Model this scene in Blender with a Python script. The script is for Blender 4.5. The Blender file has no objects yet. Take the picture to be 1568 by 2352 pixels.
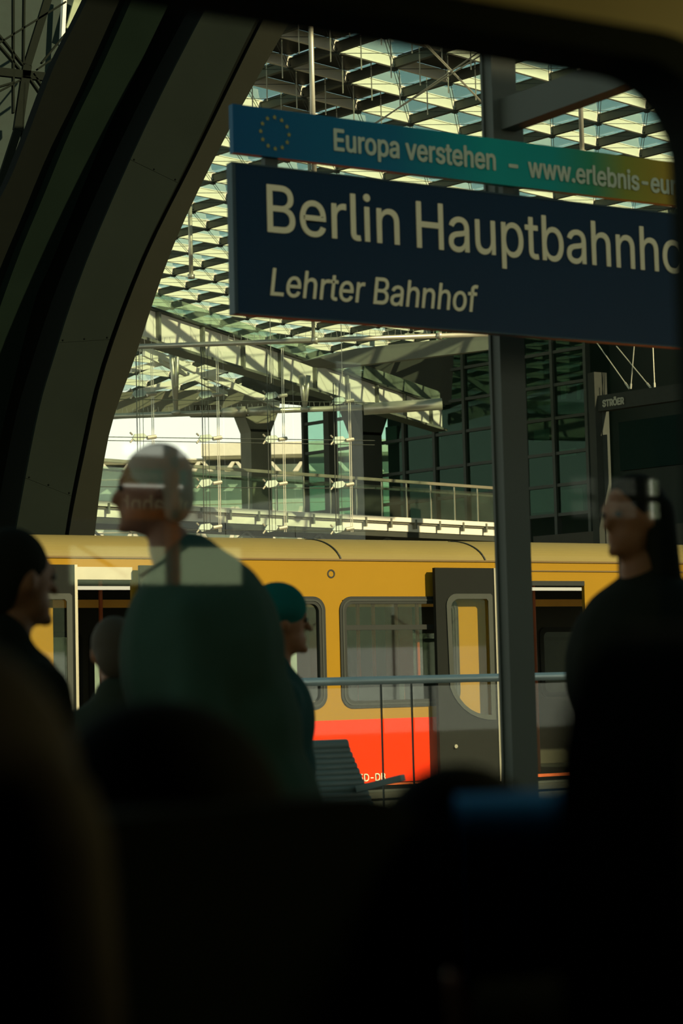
import bpy, bmesh, random
from math import *
from mathutils import Vector, Matrix, Quaternion
random.seed(7)
S = bpy.context.scene
COL = S.collection

# ------------------------------------------------------------------ camera
Z0 = 2.10                                    # eye height of a seated passenger above the rails
F = 4736.0                                   # focal length in pixels of the 1568 x 2352 frame
YAW, PIT, ROL = radians(30), radians(4.77), radians(1.4)
fv = Vector((sin(YAW)*cos(PIT), cos(YAW)*cos(PIT), sin(PIT)))
r0 = Vector((cos(YAW), -sin(YAW), 0)); u0 = r0.cross(fv)
RV = r0*cos(ROL) - u0*sin(ROL); UV_ = u0*cos(ROL) + r0*sin(ROL)
cd = bpy.data.cameras.new('camera'); cam = bpy.data.objects.new('camera', cd); COL.objects.link(cam)
cam.matrix_world = Matrix.Translation((0, 0, Z0)) @ Matrix((RV, UV_, -fv)).transposed().to_4x4()
cd.sensor_fit = 'VERTICAL'; cd.sensor_height = 36.0; cd.lens = 36.0*F/2352
cd.clip_start = 0.05; cd.clip_end = 1000
cd.dof.use_dof = True; cd.dof.focus_distance = 27.0; cd.dof.aperture_fstop = 4.2
S.camera = cam

# ------------------------------------------------------------------ sky, sun, exposure
S.view_settings.view_transform = 'Standard'; S.view_settings.look = 'None'
S.view_settings.exposure = 0.0; S.view_settings.gamma = 1.0; S.view_settings.use_curve_mapping = False
w = bpy.data.worlds.new('sky'); S.world = w; w.use_nodes = True
nt = w.node_tree; nt.nodes.clear()
tc = nt.nodes.new('ShaderNodeTexCoord'); sx = nt.nodes.new('ShaderNodeSeparateXYZ')
rp = nt.nodes.new('ShaderNodeValToRGB'); bg = nt.nodes.new('ShaderNodeBackground'); wo = nt.nodes.new('ShaderNodeOutputWorld')
nt.links.new(tc.outputs['Generated'], sx.inputs[0]); nt.links.new(sx.outputs['Z'], rp.inputs[0])
nt.links.new(rp.outputs[0], bg.inputs[0]); nt.links.new(bg.outputs[0], wo.inputs[0])
el = rp.color_ramp.elements
el[0].position = 0.0; el[0].color = (1.6, 1.52, 1.22, 1)
el[1].position = 1.0; el[1].color = (0.07, 0.13, 0.15, 1)
for p, c in ((0.13, (1.45, 1.42, 1.18, 1)), (0.19, (0.52, 0.76, 0.70, 1)), (0.33, (0.17, 0.29, 0.30, 1))):
    e = rp.color_ramp.elements.new(p); e.color = c
bg.inputs[1].default_value = 1.0
SAZ, SEL = radians(158), radians(28)
sl = bpy.data.lights.new('sun', 'SUN'); so = bpy.data.objects.new('sun', sl); COL.objects.link(so)
sl.energy = 7.0; sl.color = (1.0, 0.80, 0.47); sl.angle = radians(0.6)
sdir = Vector((sin(SAZ)*cos(SEL), cos(SAZ)*cos(SEL), sin(SEL)))
so.rotation_euler = sdir.to_track_quat('Z', 'Y').to_euler(); so.location = (10, -10, 40)
S.cycles.transparent_max_bounces = 24; S.cycles.max_bounces = 8
S.cycles.use_denoising = True

# ------------------------------------------------------------------ pixel -> point on a real plane
C0 = Vector((0, 0, Z0))
def ray(px, py): return fv + RV*((px-784)/F) + UV_*((1176-py)/F)
def W(px, py, Y): d = ray(px, py); return C0 + d*(Y/d.y)
def WZ(px, py, z): d = ray(px, py); return C0 + d*((z-Z0)/d.z)
def WD(px, py, dep): return C0 + ray(px, py)*dep
UD = Vector((sin(radians(76)), cos(radians(76)), 0)); VD = Vector((-sin(radians(14)), cos(radians(14)), 0))
def WU(px, py, u): d = ray(px, py); return C0 + d*(u/d.dot(UD))
def WV(px, py, v): d = ray(px, py); return C0 + d*(v/d.dot(VD))
def proj(p):
    d = Vector(p)-C0; k = d.dot(fv)
    return (784+F*d.dot(RV)/k, 1176-F*d.dot(UV_)/k, k)

# ------------------------------------------------------------------ materials
MATS = {}
def mat(name, col, rough=0.6, metal=0.0, var=0.12, scale=6.0, bump=0.0, emit=0.0, spec=0.3):
    if name in MATS: return MATS[name]
    m = bpy.data.materials.new(name); m.use_nodes = True; n = m.node_tree; b = n.nodes['Principled BSDF']
    b.inputs['Roughness'].default_value = rough; b.inputs['Metallic'].default_value = metal
    b.inputs['Specular IOR Level'].default_value = spec
    no = n.nodes.new('ShaderNodeTexNoise'); no.inputs['Scale'].default_value = scale; no.inputs['Detail'].default_value = 3
    tcn = n.nodes.new('ShaderNodeTexCoord'); n.links.new(tcn.outputs['Object'], no.inputs['Vector'])
    mx = n.nodes.new('ShaderNodeMix'); mx.data_type = 'RGBA'
    mx.inputs[6].default_value = tuple(max(0, c*(1-var)) for c in col)+(1,)
    mx.inputs[7].default_value = tuple(min(1, c*(1+var)) for c in col)+(1,)
    n.links.new(no.outputs[0], mx.inputs[0]); n.links.new(mx.outputs[2], b.inputs['Base Color'])
    if bump:
        bu = n.nodes.new('ShaderNodeBump'); bu.inputs['Strength'].default_value = bump; bu.inputs['Distance'].default_value = 0.01
        n.links.new(no.outputs[0], bu.inputs['Height']); n.links.new(bu.outputs[0], b.inputs['Normal'])
    if emit:
        b.inputs['Emission Color'].default_value = tuple(col)+(1,); b.inputs['Emission Strength'].default_value = emit
    MATS[name] = m; return m
def glass(name, tint, refl=0.08, dirt=0.0, dcol=(0.5, 0.55, 0.45), rough=0.02, gcol=(.95, 1, .95)):
    if name in MATS: return MATS[name]
    m = bpy.data.materials.new(name); m.use_nodes = True; n = m.node_tree; n.nodes.clear()
    o = n.nodes.new('ShaderNodeOutputMaterial'); t = n.nodes.new('ShaderNodeBsdfTransparent'); tm = n.nodes.new('ShaderNodeMix'); tm.data_type = 'RGBA'; tm.inputs[6].default_value = tuple(tint)+(1,); tm.inputs[7].default_value = (1, 1, 1, 1); gb = n.nodes.new('ShaderNodeNewGeometry'); n.links.new(gb.outputs['Backfacing'], tm.inputs[0]); n.links.new(tm.outputs[2], t.inputs[0])
    g = n.nodes.new('ShaderNodeBsdfGlossy'); g.inputs['Roughness'].default_value = rough; g.inputs[0].default_value = tuple(gcol)+(1,)
    fr = n.nodes.new('ShaderNodeFresnel'); fr.inputs[0].default_value = 1.5
    ad = n.nodes.new('ShaderNodeMath'); ad.operation = 'MULTIPLY_ADD'; ad.inputs[1].default_value = 1.0; ad.inputs[2].default_value = refl
    ad.use_clamp = True
    ge = n.nodes.new('ShaderNodeNewGeometry'); iv = n.nodes.new('ShaderNodeMath'); iv.operation = 'SUBTRACT'; iv.inputs[0].default_value = 1.0
    n.links.new(ge.outputs['Backfacing'], iv.inputs[1]); fin = n.nodes.new('ShaderNodeMath'); fin.operation = 'MULTIPLY'
    n.links.new(fr.outputs[0], ad.inputs[0]); n.links.new(ad.outputs[0], fin.inputs[0]); n.links.new(iv.outputs[0], fin.inputs[1])
    mx = n.nodes.new('ShaderNodeMixShader'); n.links.new(fin.outputs[0], mx.inputs[0]); n.links.new(t.outputs[0], mx.inputs[1]); n.links.new(g.outputs[0], mx.inputs[2])
    last = mx
    if dirt:
        d = n.nodes.new('ShaderNodeBsdfDiffuse'); d.inputs[0].default_value = tuple(dcol)+(1,)
        no = n.nodes.new('ShaderNodeTexNoise'); no.inputs['Scale'].default_value = 1.4; no.inputs['Detail'].default_value = 5
        tcn = n.nodes.new('ShaderNodeTexCoord'); n.links.new(tcn.outputs['Object'], no.inputs['Vector'])
        mm = n.nodes.new('ShaderNodeMath'); mm.operation = 'MULTIPLY'; mm.inputs[1].default_value = dirt*2
        n.links.new(no.outputs[0], mm.inputs[0]); m3 = n.nodes.new('ShaderNodeMath'); m3.operation = 'MULTIPLY'; n.links.new(mm.outputs[0], m3.inputs[0]); n.links.new(iv.outputs[0], m3.inputs[1]); mm = m3
        m2 = n.nodes.new('ShaderNodeMixShader'); n.links.new(mm.outputs[0], m2.inputs[0]); n.links.new(mx.outputs[0], m2.inputs[1]); n.links.new(d.outputs[0], m2.inputs[2]); last = m2
    n.links.new(last.outputs[0], o.inputs[0]); MATS[name] = m; return m

CREAM = mat('cream_steel_paint', (.88, .86, .76), .5, var=.05)
GRIRON = mat('grey_steel_paint', (.16, .17, .14), .5)
DKIRON = mat('dark_steel_paint', (.045, .055, .048), .55)
TUBE = mat('galvanised_tube', (.55, .53, .43), .35, .5)
BLACK = mat('black_rubber', (.006, .009, .006), .8, spec=.1)
GIRD = mat('girder_shade_tone', (.0085, .0115, .0095), .9, 0, .18, 1.2, spec=.02)  # sunlit girder coloured near-black to stand for shade
GIRD2 = mat('girder_shade_tone_rear', (.0045, .0080, .0058), .9, 0, .2, 1.5, spec=.0)  # darker still: deep shade put into the colour
GAP = mat('girder_void_shade', (.003, .004, .003), .9, spec=.05)  # near-black painted in for the girders' shaded sides, groove and gaps
YEL = mat('train_ochre_paint', (.33, .185, .012), .5, 0, .05, 2, spec=.08)
RED = mat('train_red_paint', (.90, .036, .0005), .5, 0, .05, 2, spec=.04)
ROOFP = mat('train_roof_paint', (.24, .19, .065), .5, 0, .08, 2, spec=.1)
LEAF = mat('door_leaf_paint', (.0025, .0048, .0038), .8, 0, .25, 2)
WFR = mat('window_rubber', (.013, .017, .016), .5)
ALU = mat('aluminium_trim', (.50, .47, .36), .35, .7)
INT = mat('train_interior_panel', (.055, .055, .040), .6)
INTO = mat('train_interior_orange', (.28, .06, .008), .5)
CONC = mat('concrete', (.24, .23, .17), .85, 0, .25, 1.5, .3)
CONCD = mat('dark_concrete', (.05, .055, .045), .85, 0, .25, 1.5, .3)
WHT = mat('white_render', (.86, .82, .70), .7)
PLATF = mat('platform_paving', (.16, .15, .12), .8, 0, .25, 4, .2)
BALL = mat('track_ballast', (.10, .09, .07), .95, 0, .4, 12, .8)
SKIN = mat('skin', (.20, .075, .03), .6)
GLR = glass('roof_glass', (.72, .88, .80), .02, .08, (.50, .56, .44))
GLT = glass('facade_glass', (.34, .62, .52), .02, .02, (.15, .28, .22), gcol=(.22, .40, .32))
GLC = glass('clear_glass', (.95, .98, .96), .01)
GLW = glass('carriage_window_glass', (.90, .95, .90), .11)
GLS = glass('train_glass', (.72, .76, .66), .05)
PV = mat('opaque_roof_panel', (.012, .018, .015), .5)

# ------------------------------------------------------------------ mesh builder
ORG = {}
def tag(o, label=None, cat=None, group=None, kind=None):
    if label: o['label'] = label
    if cat: o['category'] = cat
    if group: o['group'] = group
    if kind: o['kind'] = kind
    return o
def empty(name, loc, label=None, cat=None, group=None, kind=None):
    o = bpy.data.objects.new(name, None); COL.objects.link(o); o.empty_display_size = .2
    o.location = loc; ORG[o] = Vector(loc); return tag(o, label, cat, group, kind)
def link(name, me, m, parent=None, org=None, pos=None):
    if m and not me.materials: me.materials.append(m)
    o = bpy.data.objects.new(name, me); COL.objects.link(o)
    if parent is not None:
        o.parent = parent; ORG[o] = ORG[parent]; o.location = (pos-ORG[parent]) if pos is not None else (0, 0, 0)
        if pos is not None: ORG[o] = pos
    else:
        o.location = org or (0, 0, 0); ORG[o] = Vector(org or (0, 0, 0))
    return o
class MB:
    def __init__(s): s.v = []; s.f = []
    def add(s, vs, fs):
        n = len(s.v); s.v += [Vector(v) for v in vs]; s.f += [[i+n for i in f] for f in fs]; return s
    def box(s, a, b):
        x0, y0, z0 = a; x1, y1, z1 = b
        return s.add([(x0,y0,z0),(x1,y0,z0),(x1,y1,z0),(x0,y1,z0),(x0,y0,z1),(x1,y0,z1),(x1,y1,z1),(x0,y1,z1)],
                     [(0,3,2,1),(4,5,6,7),(0,1,5,4),(1,2,6,5),(2,3,7,6),(3,0,4,7)])
    def obox(s, c, X, Y, Z):                      # centre and three half-axes
        c = Vector(c); P = [c+X*i+Y*j+Z*k for k in (-1, 1) for i, j in ((-1,-1),(1,-1),(1,1),(-1,1))]
        return s.add(P, [(0,3,2,1),(4,5,6,7),(0,1,5,4),(1,2,6,5),(2,3,7,6),(3,0,4,7)])
    def bar(s, p, q, wd, ht, up=Vector((0, 0, 1))):
        p = Vector(p); q = Vector(q); d = q-p; L = d.length; d.normalize(); sd = d.cross(up); sd.normalize(); un = sd.cross(d)
        return s.obox((p+q)/2, d*L/2, sd*wd/2, un*ht/2)
    def tube(s, p, q, r, r2=None, n=8):
        p = Vector(p); q = Vector(q); d = (q-p).normalized(); a = d.orthogonal().normalized(); b = d.cross(a); r2 = r if r2 is None else r2
        vs = [p+(a*cos(2*pi*i/n)+b*sin(2*pi*i/n))*r for i in range(n)]+[q+(a*cos(2*pi*i/n)+b*sin(2*pi*i/n))*r2 for i in range(n)]
        return s.add(vs, [(i,(i+1)%n,n+(i+1)%n,n+i) for i in range(n)]+[tuple(range(n))[::-1], tuple(range(n, 2*n))])
    def prism(s, pts, t):                         # polygon extruded by vector t
        n = len(pts); t = Vector(t)
        return s.add([Vector(p) for p in pts]+[Vector(p)+t for p in pts],
                     [tuple(range(n))[::-1], tuple(range(n, 2*n))]+[(i,(i+1)%n,n+(i+1)%n,n+i) for i in range(n)])
    def strip(s, A, B, t):                        # band between two polylines, extruded by t
        n = len(A); t = Vector(t); V = [Vector(p) for p in A]+[Vector(p) for p in B]+[Vector(p)+t for p in A]+[Vector(p)+t for p in B]
        fs = []
        for i in range(n-1):
            fs += [(i,i+1,n+i+1,n+i),(2*n+i,3*n+i,3*n+i+1,2*n+i+1),(i,2*n+i,2*n+i+1,i+1),(n+i,n+i+1,3*n+i+1,3*n+i)]
        fs += [(0,n,3*n,2*n),(n-1,3*n-1,4*n-1,2*n-1)]
        return s.add(V, fs)
    def ring(s, O, I, t):                         # closed frame between two loops, extruded by t
        n = len(O); t = Vector(t); V = [Vector(p) for p in O]+[Vector(p) for p in I]+[Vector(p)+t for p in O]+[Vector(p)+t for p in I]
        fs = []
        for i in range(n):
            j = (i+1) % n
            fs += [(i,j,n+j,n+i),(2*n+i,3*n+i,3*n+j,2*n+j),(i,2*n+i,2*n+j,j),(n+i,n+j,3*n+j,3*n+i)]
        return s.add(V, fs)
    def ball(s, c, rx, ry=None, rz=None, n=10, m=7, rot=None):
        ry = ry or rx; rz = rz or rx; c = Vector(c); vs = []
        for i in range(m+1):
            th = pi*i/m
            for j in range(n):
                v = Vector((rx*sin(th)*cos(2*pi*j/n), ry*sin(th)*sin(2*pi*j/n), rz*cos(th)))
                vs.append(c+(rot@v if rot else v))
        return s.add(vs, [(i*n+j, (i+1)*n+j, (i+1)*n+(j+1)%n, i*n+(j+1)%n) for i in range(m) for j in range(n)])
    def mesh(s, name, org=Vector((0, 0, 0)), smooth=False):
        me = bpy.data.meshes.new(name); me.from_pydata([tuple(v-org) for v in s.v], [], s.f); me.update()
        bm = bmesh.new(); bm.from_mesh(me); bmesh.ops.remove_doubles(bm, verts=bm.verts, dist=1e-5)
        bmesh.ops.recalc_face_normals(bm, faces=bm.faces)
        if smooth:
            for f in bm.faces: f.smooth = True
        bm.to_mesh(me); bm.free(); return me
    def build(s, name, m, parent=None, org=None, smooth=False, label=None, kind=None):
        if parent is not None: me = s.mesh(name, ORG[parent], smooth)
        else:
            if org is None:
                n = len(s.v); org = Vector((sum(v.x for v in s.v)/n, sum(v.y for v in s.v)/n, min(v.z for v in s.v)))
            me = s.mesh(name, Vector(org), smooth)
        o = link(name, me, m, parent, org)
        if label: o['label'] = label
        if kind: o['kind'] = kind
        return o
def rrect(x0, x1, z0, z1, r, y, n=6):
    P = []
    for cx, cz, a in ((x1-r, z1-r, 0), (x0+r, z1-r, 90), (x0+r, z0+r, 180), (x1-r, z0+r, 270)):
        for i in range(n+1):
            t = radians(a+90*i/n); P.append(Vector((cx+r*cos(t), y, cz+r*sin(t))))
    return P
try: FONT = bpy.data.fonts.load(bpy.utils.system_resource('DATAFILES', path='fonts')+'/Inter.woff2')   # Blender's own bundled typeface
except Exception: FONT = None
def lettering(txt, org, X, U, height, width, m, parent, bold=0.0, shear=0.0, name='lettering', depth=0.002, label=None):
    """flat letters: org = left end of baseline, X = reading direction, U = up; height = cap height"""
    cu = bpy.data.curves.new('letters', 'FONT'); cu.body = txt; cu.font = FONT or cu.font; cu.size = 1.0; cu.shear = shear; cu.extrude = 0.004; cu.resolution_u = 3
    ob = bpy.data.objects.new('letters', cu); COL.objects.link(ob)
    me = bpy.data.meshes.new_from_object(ob.evaluated_get(bpy.context.evaluated_depsgraph_get()))
    bpy.data.objects.remove(ob); bpy.data.curves.remove(cu)
    xs = [v.co.x for v in me.vertices]; x0, x1 = min(xs), max(xs)
    sx_ = width/(x1-x0); sz = height/(0.509 if FONT else 0.70)
    N = X.cross(U)
    o_ = ORG[parent]
    patches = []
    if FONT and ('t' in txt or 'f' in txt):                     # the crossing of the t overlaps itself: close it
        def wid(t_):
            c2 = bpy.data.curves.new('w', 'FONT'); c2.body = t_; c2.font = FONT; c2.size = 1.0; c2.shear = shear
            o2 = bpy.data.objects.new('w', c2); COL.objects.link(o2); bpy.context.view_layer.update()
            b = [v[0] for v in o2.bound_box]; bpy.data.objects.remove(o2); bpy.data.curves.remove(c2); return min(b), max(b)
        wd_ = {c: wid(c) for c in 'tf'}
        for i_, ch in enumerate(txt):
            if ch in 'tf': xl_ = wid(txt[:i_+1])[1]-(wd_[ch][1]-wd_[ch][0]); patches.append((xl_+.056+shear*.33, xl_+.124+shear*.33))
    for v in me.vertices:
        c = v.co; v.co = org + X*((c.x-x0)*sx_) + U*(c.y*sz) + N*(c.z*depth/0.004) - o_
    me.materials.clear()
    if patches:
        bm = bmesh.new(); bm.from_mesh(me)
        for a_, b_ in patches:
            bm.faces.new([bm.verts.new(org+X*((x_-x0+shear*0)*sx_)+U*(z_*sz)+N*(depth+.0004)-o_) for x_, z_ in ((a_, .324), (b_, .324), (b_, .384), (a_, .384))])
        bm.to_mesh(me); bm.free()
    if bold:
        bm = bmesh.new(); bm.from_mesh(me); base = bm.verts[:]+bm.edges[:]+bm.faces[:]; kk = sz
        for q in range(8):
            r_ = bmesh.ops.duplicate(bm, geom=base); off = (X*cos(q*pi/4)+U*sin(q*pi/4))*(bold*kk)+N*(.0002*q)
            for g_ in r_['geom']:
                if isinstance(g_, bmesh.types.BMVert): g_.co += off
        bm.to_mesh(me); bm.free()
    o = link(name, me, m, parent)
    if label: o['label'] = label
    return o

# ================================================================== THE SETTING
ZP = 0.76                                                     # platform level
g = MB().box((-60, -60, -.6), (160, 200, -.3)).build('ground', BALL); tag(g, 'dark ballast track bed below the platforms', 'ground', kind='structure')
p = MB().box((-20, 1.95, -.3), (60, 14.6, ZP)).build('platform', PLATF); tag(p, 'grey paved platform between the carriage and the yellow train', 'platform', kind='structure')
p = MB().box((-20, 14.6, -.3), (60, 17.72, ZP)).build('platform', PLATF); tag(p, 'grey platform strip right beside the yellow and red train', 'platform', kind='structure')
for (a, b, z1, z2) in ((17.45, 17.72, ZP, ZP+.055),):
    MB().box((-20, a, z1), (60, b, z2)).build('edge_strip', ALU, p, label='pale platform edge strip')

# ------------------------------------------------------------------ own carriage (the camera sits inside)
INW = mat('carriage_wall_beige', (.55, .43, .17), .6)
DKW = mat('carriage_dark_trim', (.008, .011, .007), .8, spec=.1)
YW = 1.78
x0w, x1w, z0w, z1w = -1.2, 1.515, Z0-.55, Z0+.682
fr = MB()
outer = rrect(-3.0, 4.6, .9, 3.35, .02, YW, 8); inner = rrect(x0w-.01, x1w+.01, z0w-.01, z1w+.01, .11, YW, 8)
wall_f = MB().ring(outer, inner, (0, .06, 0)).build('wall_front', INW); tag(wall_f, kind='structure')
win = MB().ring(rrect(x0w-.05, x1w+.055, z0w-.05, z1w+.034, .13, YW-.022, 8), rrect(x0w, x1w, z0w, z1w, .10, YW-.022, 8), (0, .085, 0)).build('window_1', BLACK); tag(win, kind='structure')
MB().box((x0w+.001, YW+.045, z0w+.001), (x1w-.001, YW+.051, z1w-.001)).build('pane', GLW, win)
tag(MB().box((-3, -1.1, .9), (4.6, YW, 1.0)).build('floor', DKW), kind='structure')
tag(MB().box((-3, -1.1, 3.25), (4.6, YW, 3.35)).build('ceiling', DKW), kind='structure')
tag(MB().box((-3.06, -1.1, .9), (-3.0, YW, 3.35)).build('wall_left', DKW), kind='structure')
tag(MB().box((4.6, -1.1, .9), (4.66, YW, 3.35)).build('wall_right', DKW), kind='structure')
# far side of the carriage, seen only as a reflection in the pane: two narrow window openings
def mir(px, py, D): q = W(px, py, D); return Vector((q.x, 2*(YW+.048)-D, q.z))
a = mir(300, 1005, 4.6); b = mir(600, 1340, 4.6); c = mir(1335, 1085, 4.6); d = mir(1590, 1190, 4.6); e_ = mir(178, 1182, 4.6); f_ = mir(475, 1172, 4.6)
yb = -1.0
back = MB()
def opening(xl, xr, zl, zh, X0, X1): back.box((X0, yb-.06, 1.0), (X1, yb, zl)); back.box((X0, yb-.06, zh), (X1, yb, 3.25)); 
back.box((-3, yb-.06, 1.0), (e_.x, yb, 3.25)); back.box((b.x, yb-.06, 1.0), (c.x, yb, 3.25)); back.box((d.x, yb-.06, 1.0), (4.6, yb, 3.25))
back.box((c.x, yb-.06, 1.0), (d.x, yb, d.z)); back.box((c.x, yb-.06, c.z), (d.x, yb, 3.25))
back.box((e_.x, yb-.06, 1.0), (b.x, yb, b.z)); back.box((e_.x, yb-.06, e_.z), (a.x, yb, 3.25)); back.box((f_.x, yb-.06, f_.z), (b.x, yb, 3.25)); back.box((a.x, yb-.06, a.z), (f_.x, yb, 3.25))
tag(back.build('wall_back', DKW), kind='structure')
ORF = mat('window_bar_orange', (.45, .12, .03), .6)
w2 = MB(); mx_ = mir(425, 1100, 4.6).x
w2.box((mx_-.012, yb-.05, b.z), (mx_+.012, yb-.01, a.z)); zz = mir(400, 1177, 4.6).z; w2.box((e_.x, yb-.05, zz-.012), (b.x, yb-.01, zz+.014))
zz = mir(400, 1060, 4.6).z; w2.box((a.x, yb-.05, zz-.01), (f_.x, yb-.01, zz+.02))
tag(w2.build('window_2', ORF), kind='structure')
w3 = MB()
for fx in (.33, .7):
    xx = c.x+(d.x-c.x)*fx; w3.box((xx-.008, yb-.05, d.z), (xx+.008, yb-.01, c.z))
zz = (c.z+d.z)/2; w3.box((c.x, yb-.05, zz-.008), (d.x, yb-.01, zz+.008))
tag(w3.build('window_3', DKW), kind='structure')

# ------------------------------------------------------------------ unseen office bridge behind the camera, added and sized to shade this platform
ob = empty('office_shade_block', (30, -26, 0), 'unseen tall grey office block added behind the camera to shade the platform', 'building')
yb0, yb1 = -36.0, -20.0
zt = Z0+3.9+28.5*tan(SEL)/cos(pi-SAZ)
MB().box((-14, yb0, 14), (75, yb1, zt)).build('wall', CONC, ob)
for xx in (-12, 20, 52): MB().box((xx, yb0+4, -.3), (xx+2, yb1-4, 14)).build('column', CONCD, ob)
cn = empty('mirror_tint_screen', (20, -21.4, Z0-1.34), 'tinted glass windscreen with slanted braces added on the opposite platform to tone the mirrored sky', 'windscreen')  # screen added so its tint dims the sky mirrored in the pane
for k in range(8): MB().box((k*5+.03, -21.42, Z0+1.15), (k*5+4.97, -21.40, Z0+(2.2 if k < 3 else 3.8))).build('pane', glass('mirror_tint_glass', (.42, .50, .34), .02), cn)
for k in range(9):
    MB().box((k*5-.03, -21.45, Z0-1.34), (k*5+.03, -21.37, Z0+2.2)).build('post', CONCD, cn)
    if k < 8: MB().bar((k*5, -21.5, Z0+2.2), (k*5+1.2, -21.5, Z0+1.5), .03, .05).bar((k*5+2.6, -21.5, Z0+2.2), (k*5+1.4, -21.5, Z0+1.5), .03, .05).build('brace', DKIRON, cn)

# ================================================================== STATION SIGNS
NAVY = mat('sign_navy', (.001, .020, .048), .3, 0, .08, 1, spec=.15)
LET = mat('sign_lettering', (.85, .72, .46), .5, 0, .03)
LETG = mat('banner_lettering', (.50, .52, .38), .5, 0, .03)
def grad_mat():
    m = bpy.data.materials.new('banner_gradient'); m.use_nodes = True; n = m.node_tree; b = n.nodes['Principled BSDF']; b.inputs['Roughness'].default_value = .3; b.inputs['Specular IOR Level'].default_value = .15
    t = n.nodes.new('ShaderNodeTexCoord'); s_ = n.nodes.new('ShaderNodeSeparateXYZ'); r = n.nodes.new('ShaderNodeValToRGB'); k = n.nodes.new('ShaderNodeMath'); k.operation = 'MULTIPLY'; k.inputs[1].default_value = 1/3.2
    n.links.new(t.outputs['Object'], s_.inputs[0]); n.links.new(s_.outputs['X'], k.inputs[0]); n.links.new(k.outputs[0], r.inputs[0]); n.links.new(r.outputs[0], b.inputs['Base Color'])
    e = r.color_ramp.elements; e[0].position = 0; e[0].color = (.003, .075, .17, 1); e[1].position = .98; e[1].color = (.62, .25, .012, 1)
    for p_, c_ in ((.28, (.004, .13, .22, 1)), (.46, (.003, .30, .27, 1)), (.58, (.004, .28, .25, 1)), (.66, (.03, .24, .12, 1)), (.73, (.24, .25, .03, 1))):
        q = e.new(p_); q.color = c_
    return m
GRAD = grad_mat()
def station_sign(ox, oy, X, label, cat='sign', shadow=None):
    """ox, oy: left end as read; X reading direction"""
    U = Vector((0, 0, 1)); N = X.cross(U)          # towards the reader
    O = Vector((ox, oy, 0)); L = 3.25
    t = empty('station_sign', (ox, oy, Z0+1.752), label, cat)
    def slab(z1, z2, th, m, name, X0=0., X1=L):
        return MB().obox(O+X*((X0+X1)/2)-N*(th/2)+U*((z1+z2)/2), X*((X1-X0)/2), N*(th/2), U*((z2-z1)/2)).build(name, m, t)
    slab(Z0+1.756, Z0+2.478, .05, NAVY, 'board')
    bf = MB()
    for z1, z2, a_, b_ in ((Z0+1.752, Z0+1.760, 0, L), (Z0+2.474, Z0+2.482, 0, L), (Z0+1.752, Z0+2.482, -.012, .006), (Z0+1.752, Z0+2.482, L-.006, L+.012)):
        bf.obox(O+X*((a_+b_)/2)-N*.025+U*((z1+z2)/2), X*((b_-a_)/2), N*.029, U*((z2-z1)/2))
    bf.build('frame', mat('sign_frame', (.03, .05, .06), .4, .5), t)
    # banner
    bo = Vector((ox, oy, 0))
    me = MB().obox(X*(L/2)+Vector((0, 0, .118)), X*(L/2), N*.02, U*.118)
    if X.x < 0:
        for v in me.v: v.x = -v.x
    bmm = me.mesh('banner'); o = link('banner', bmm, GRAD, t, pos=O-N*.02+U*(Z0+2.528))
    if X.x < 0: o.rotation_euler = (0, 0, pi)
    for k in (.22, 1.6, 2.9): MB().obox(O+X*k-N*.05+U*(Z0+2.503), X*.035, N*.02, U*.03).build('bracket', DKIRON, t)
    def P(u_, z, off=.003): return O+X*u_+N*off+U*z
    return t, P, X, U
xs0 = W(541, 600, 8.56).x
XR = Vector((1, 0, 0))
def fill_sign(t, P, X, U, k=1.0):
    def ux(px, py): return W(px, py, 8.56).x-xs0
    def zz(px, py): return W(px, py, 8.56).z
    a = (614, 532); b = (916, 563)
    lettering('Berlin', P(ux(614, 530), zz(612, 532)), X, U, zz(614, 424)-zz(614, 532), ux(916, 562)-ux(614, 530), LET, t, bold=.004)
    lettering('Hauptbahnhof', P(ux(957, 560), zz(957, 568)), X, U, zz(957, 463)-zz(957, 568), (ux(1509, 600)-ux(957, 560))*1.185, LET, t, bold=.004)
    lettering('Lehrter Bahnhof', P(ux(620, 670), zz(620, 678)), X, U, zz(622, 614)-zz(620, 676), ux(1098, 715)-ux(620, 670), LET, t, bold=.006, shear=.16)
    lettering('Europa verstehen', P(ux(767, 345), zz(767, 345), .004), X, U, zz(767, 297)-zz(767, 345), ux(1136, 390)-ux(767, 345), LETG, t, bold=.018)
    lettering('–', P(ux(1168, 385), zz(1150, 398), .004), X, U, zz(767, 297)-zz(767, 345), ux(1187, 390)-ux(1168, 385), LETG, t, bold=.018)
    lettering('www.erlebnis-europa.eu', P(ux(1213, 403), zz(1213, 406), .004), X, U, zz(767, 299)-zz(767, 345), (ux(1537, 440)-ux(1213, 403))*1.42, LETG, t, bold=.018)
    STAR = mat('star_yellow', (.36, .30, .06), .5)
    cx, cz = ux(630, 306), zz(630, 306); rr = (zz(630, 270)-zz(630, 342))/2
    for i in range(12):
        t_ = radians(30*i); pts = []
        for j in range(10):
            r_ = rr*.16*(1 if j % 2 == 0 else .42); a_ = radians(90+36*j); pts.append(P(cx+rr*sin(t_)*1.0+r_*cos(a_), cz+rr*cos(t_)+r_*sin(a_), .004))
        MB().prism(pts, (0, -.002 if X.x > 0 else .002, 0)).build('star', STAR, t)
fill_sign(*station_sign(xs0, 8.56, XR, 'blue station name board with Berlin Hauptbahnhof lettering hanging over the platform'))
# the twin sign on the platform behind the camera: its mirror image shows in the pane
ms = mir(185, 1245, 23.2)
fill_sign(*station_sign(ms.x+3.05, ms.y, Vector((-1, 0, 0)), 'distant blue station name board on the opposite platform, seen mirrored in the carriage window'))

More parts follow.
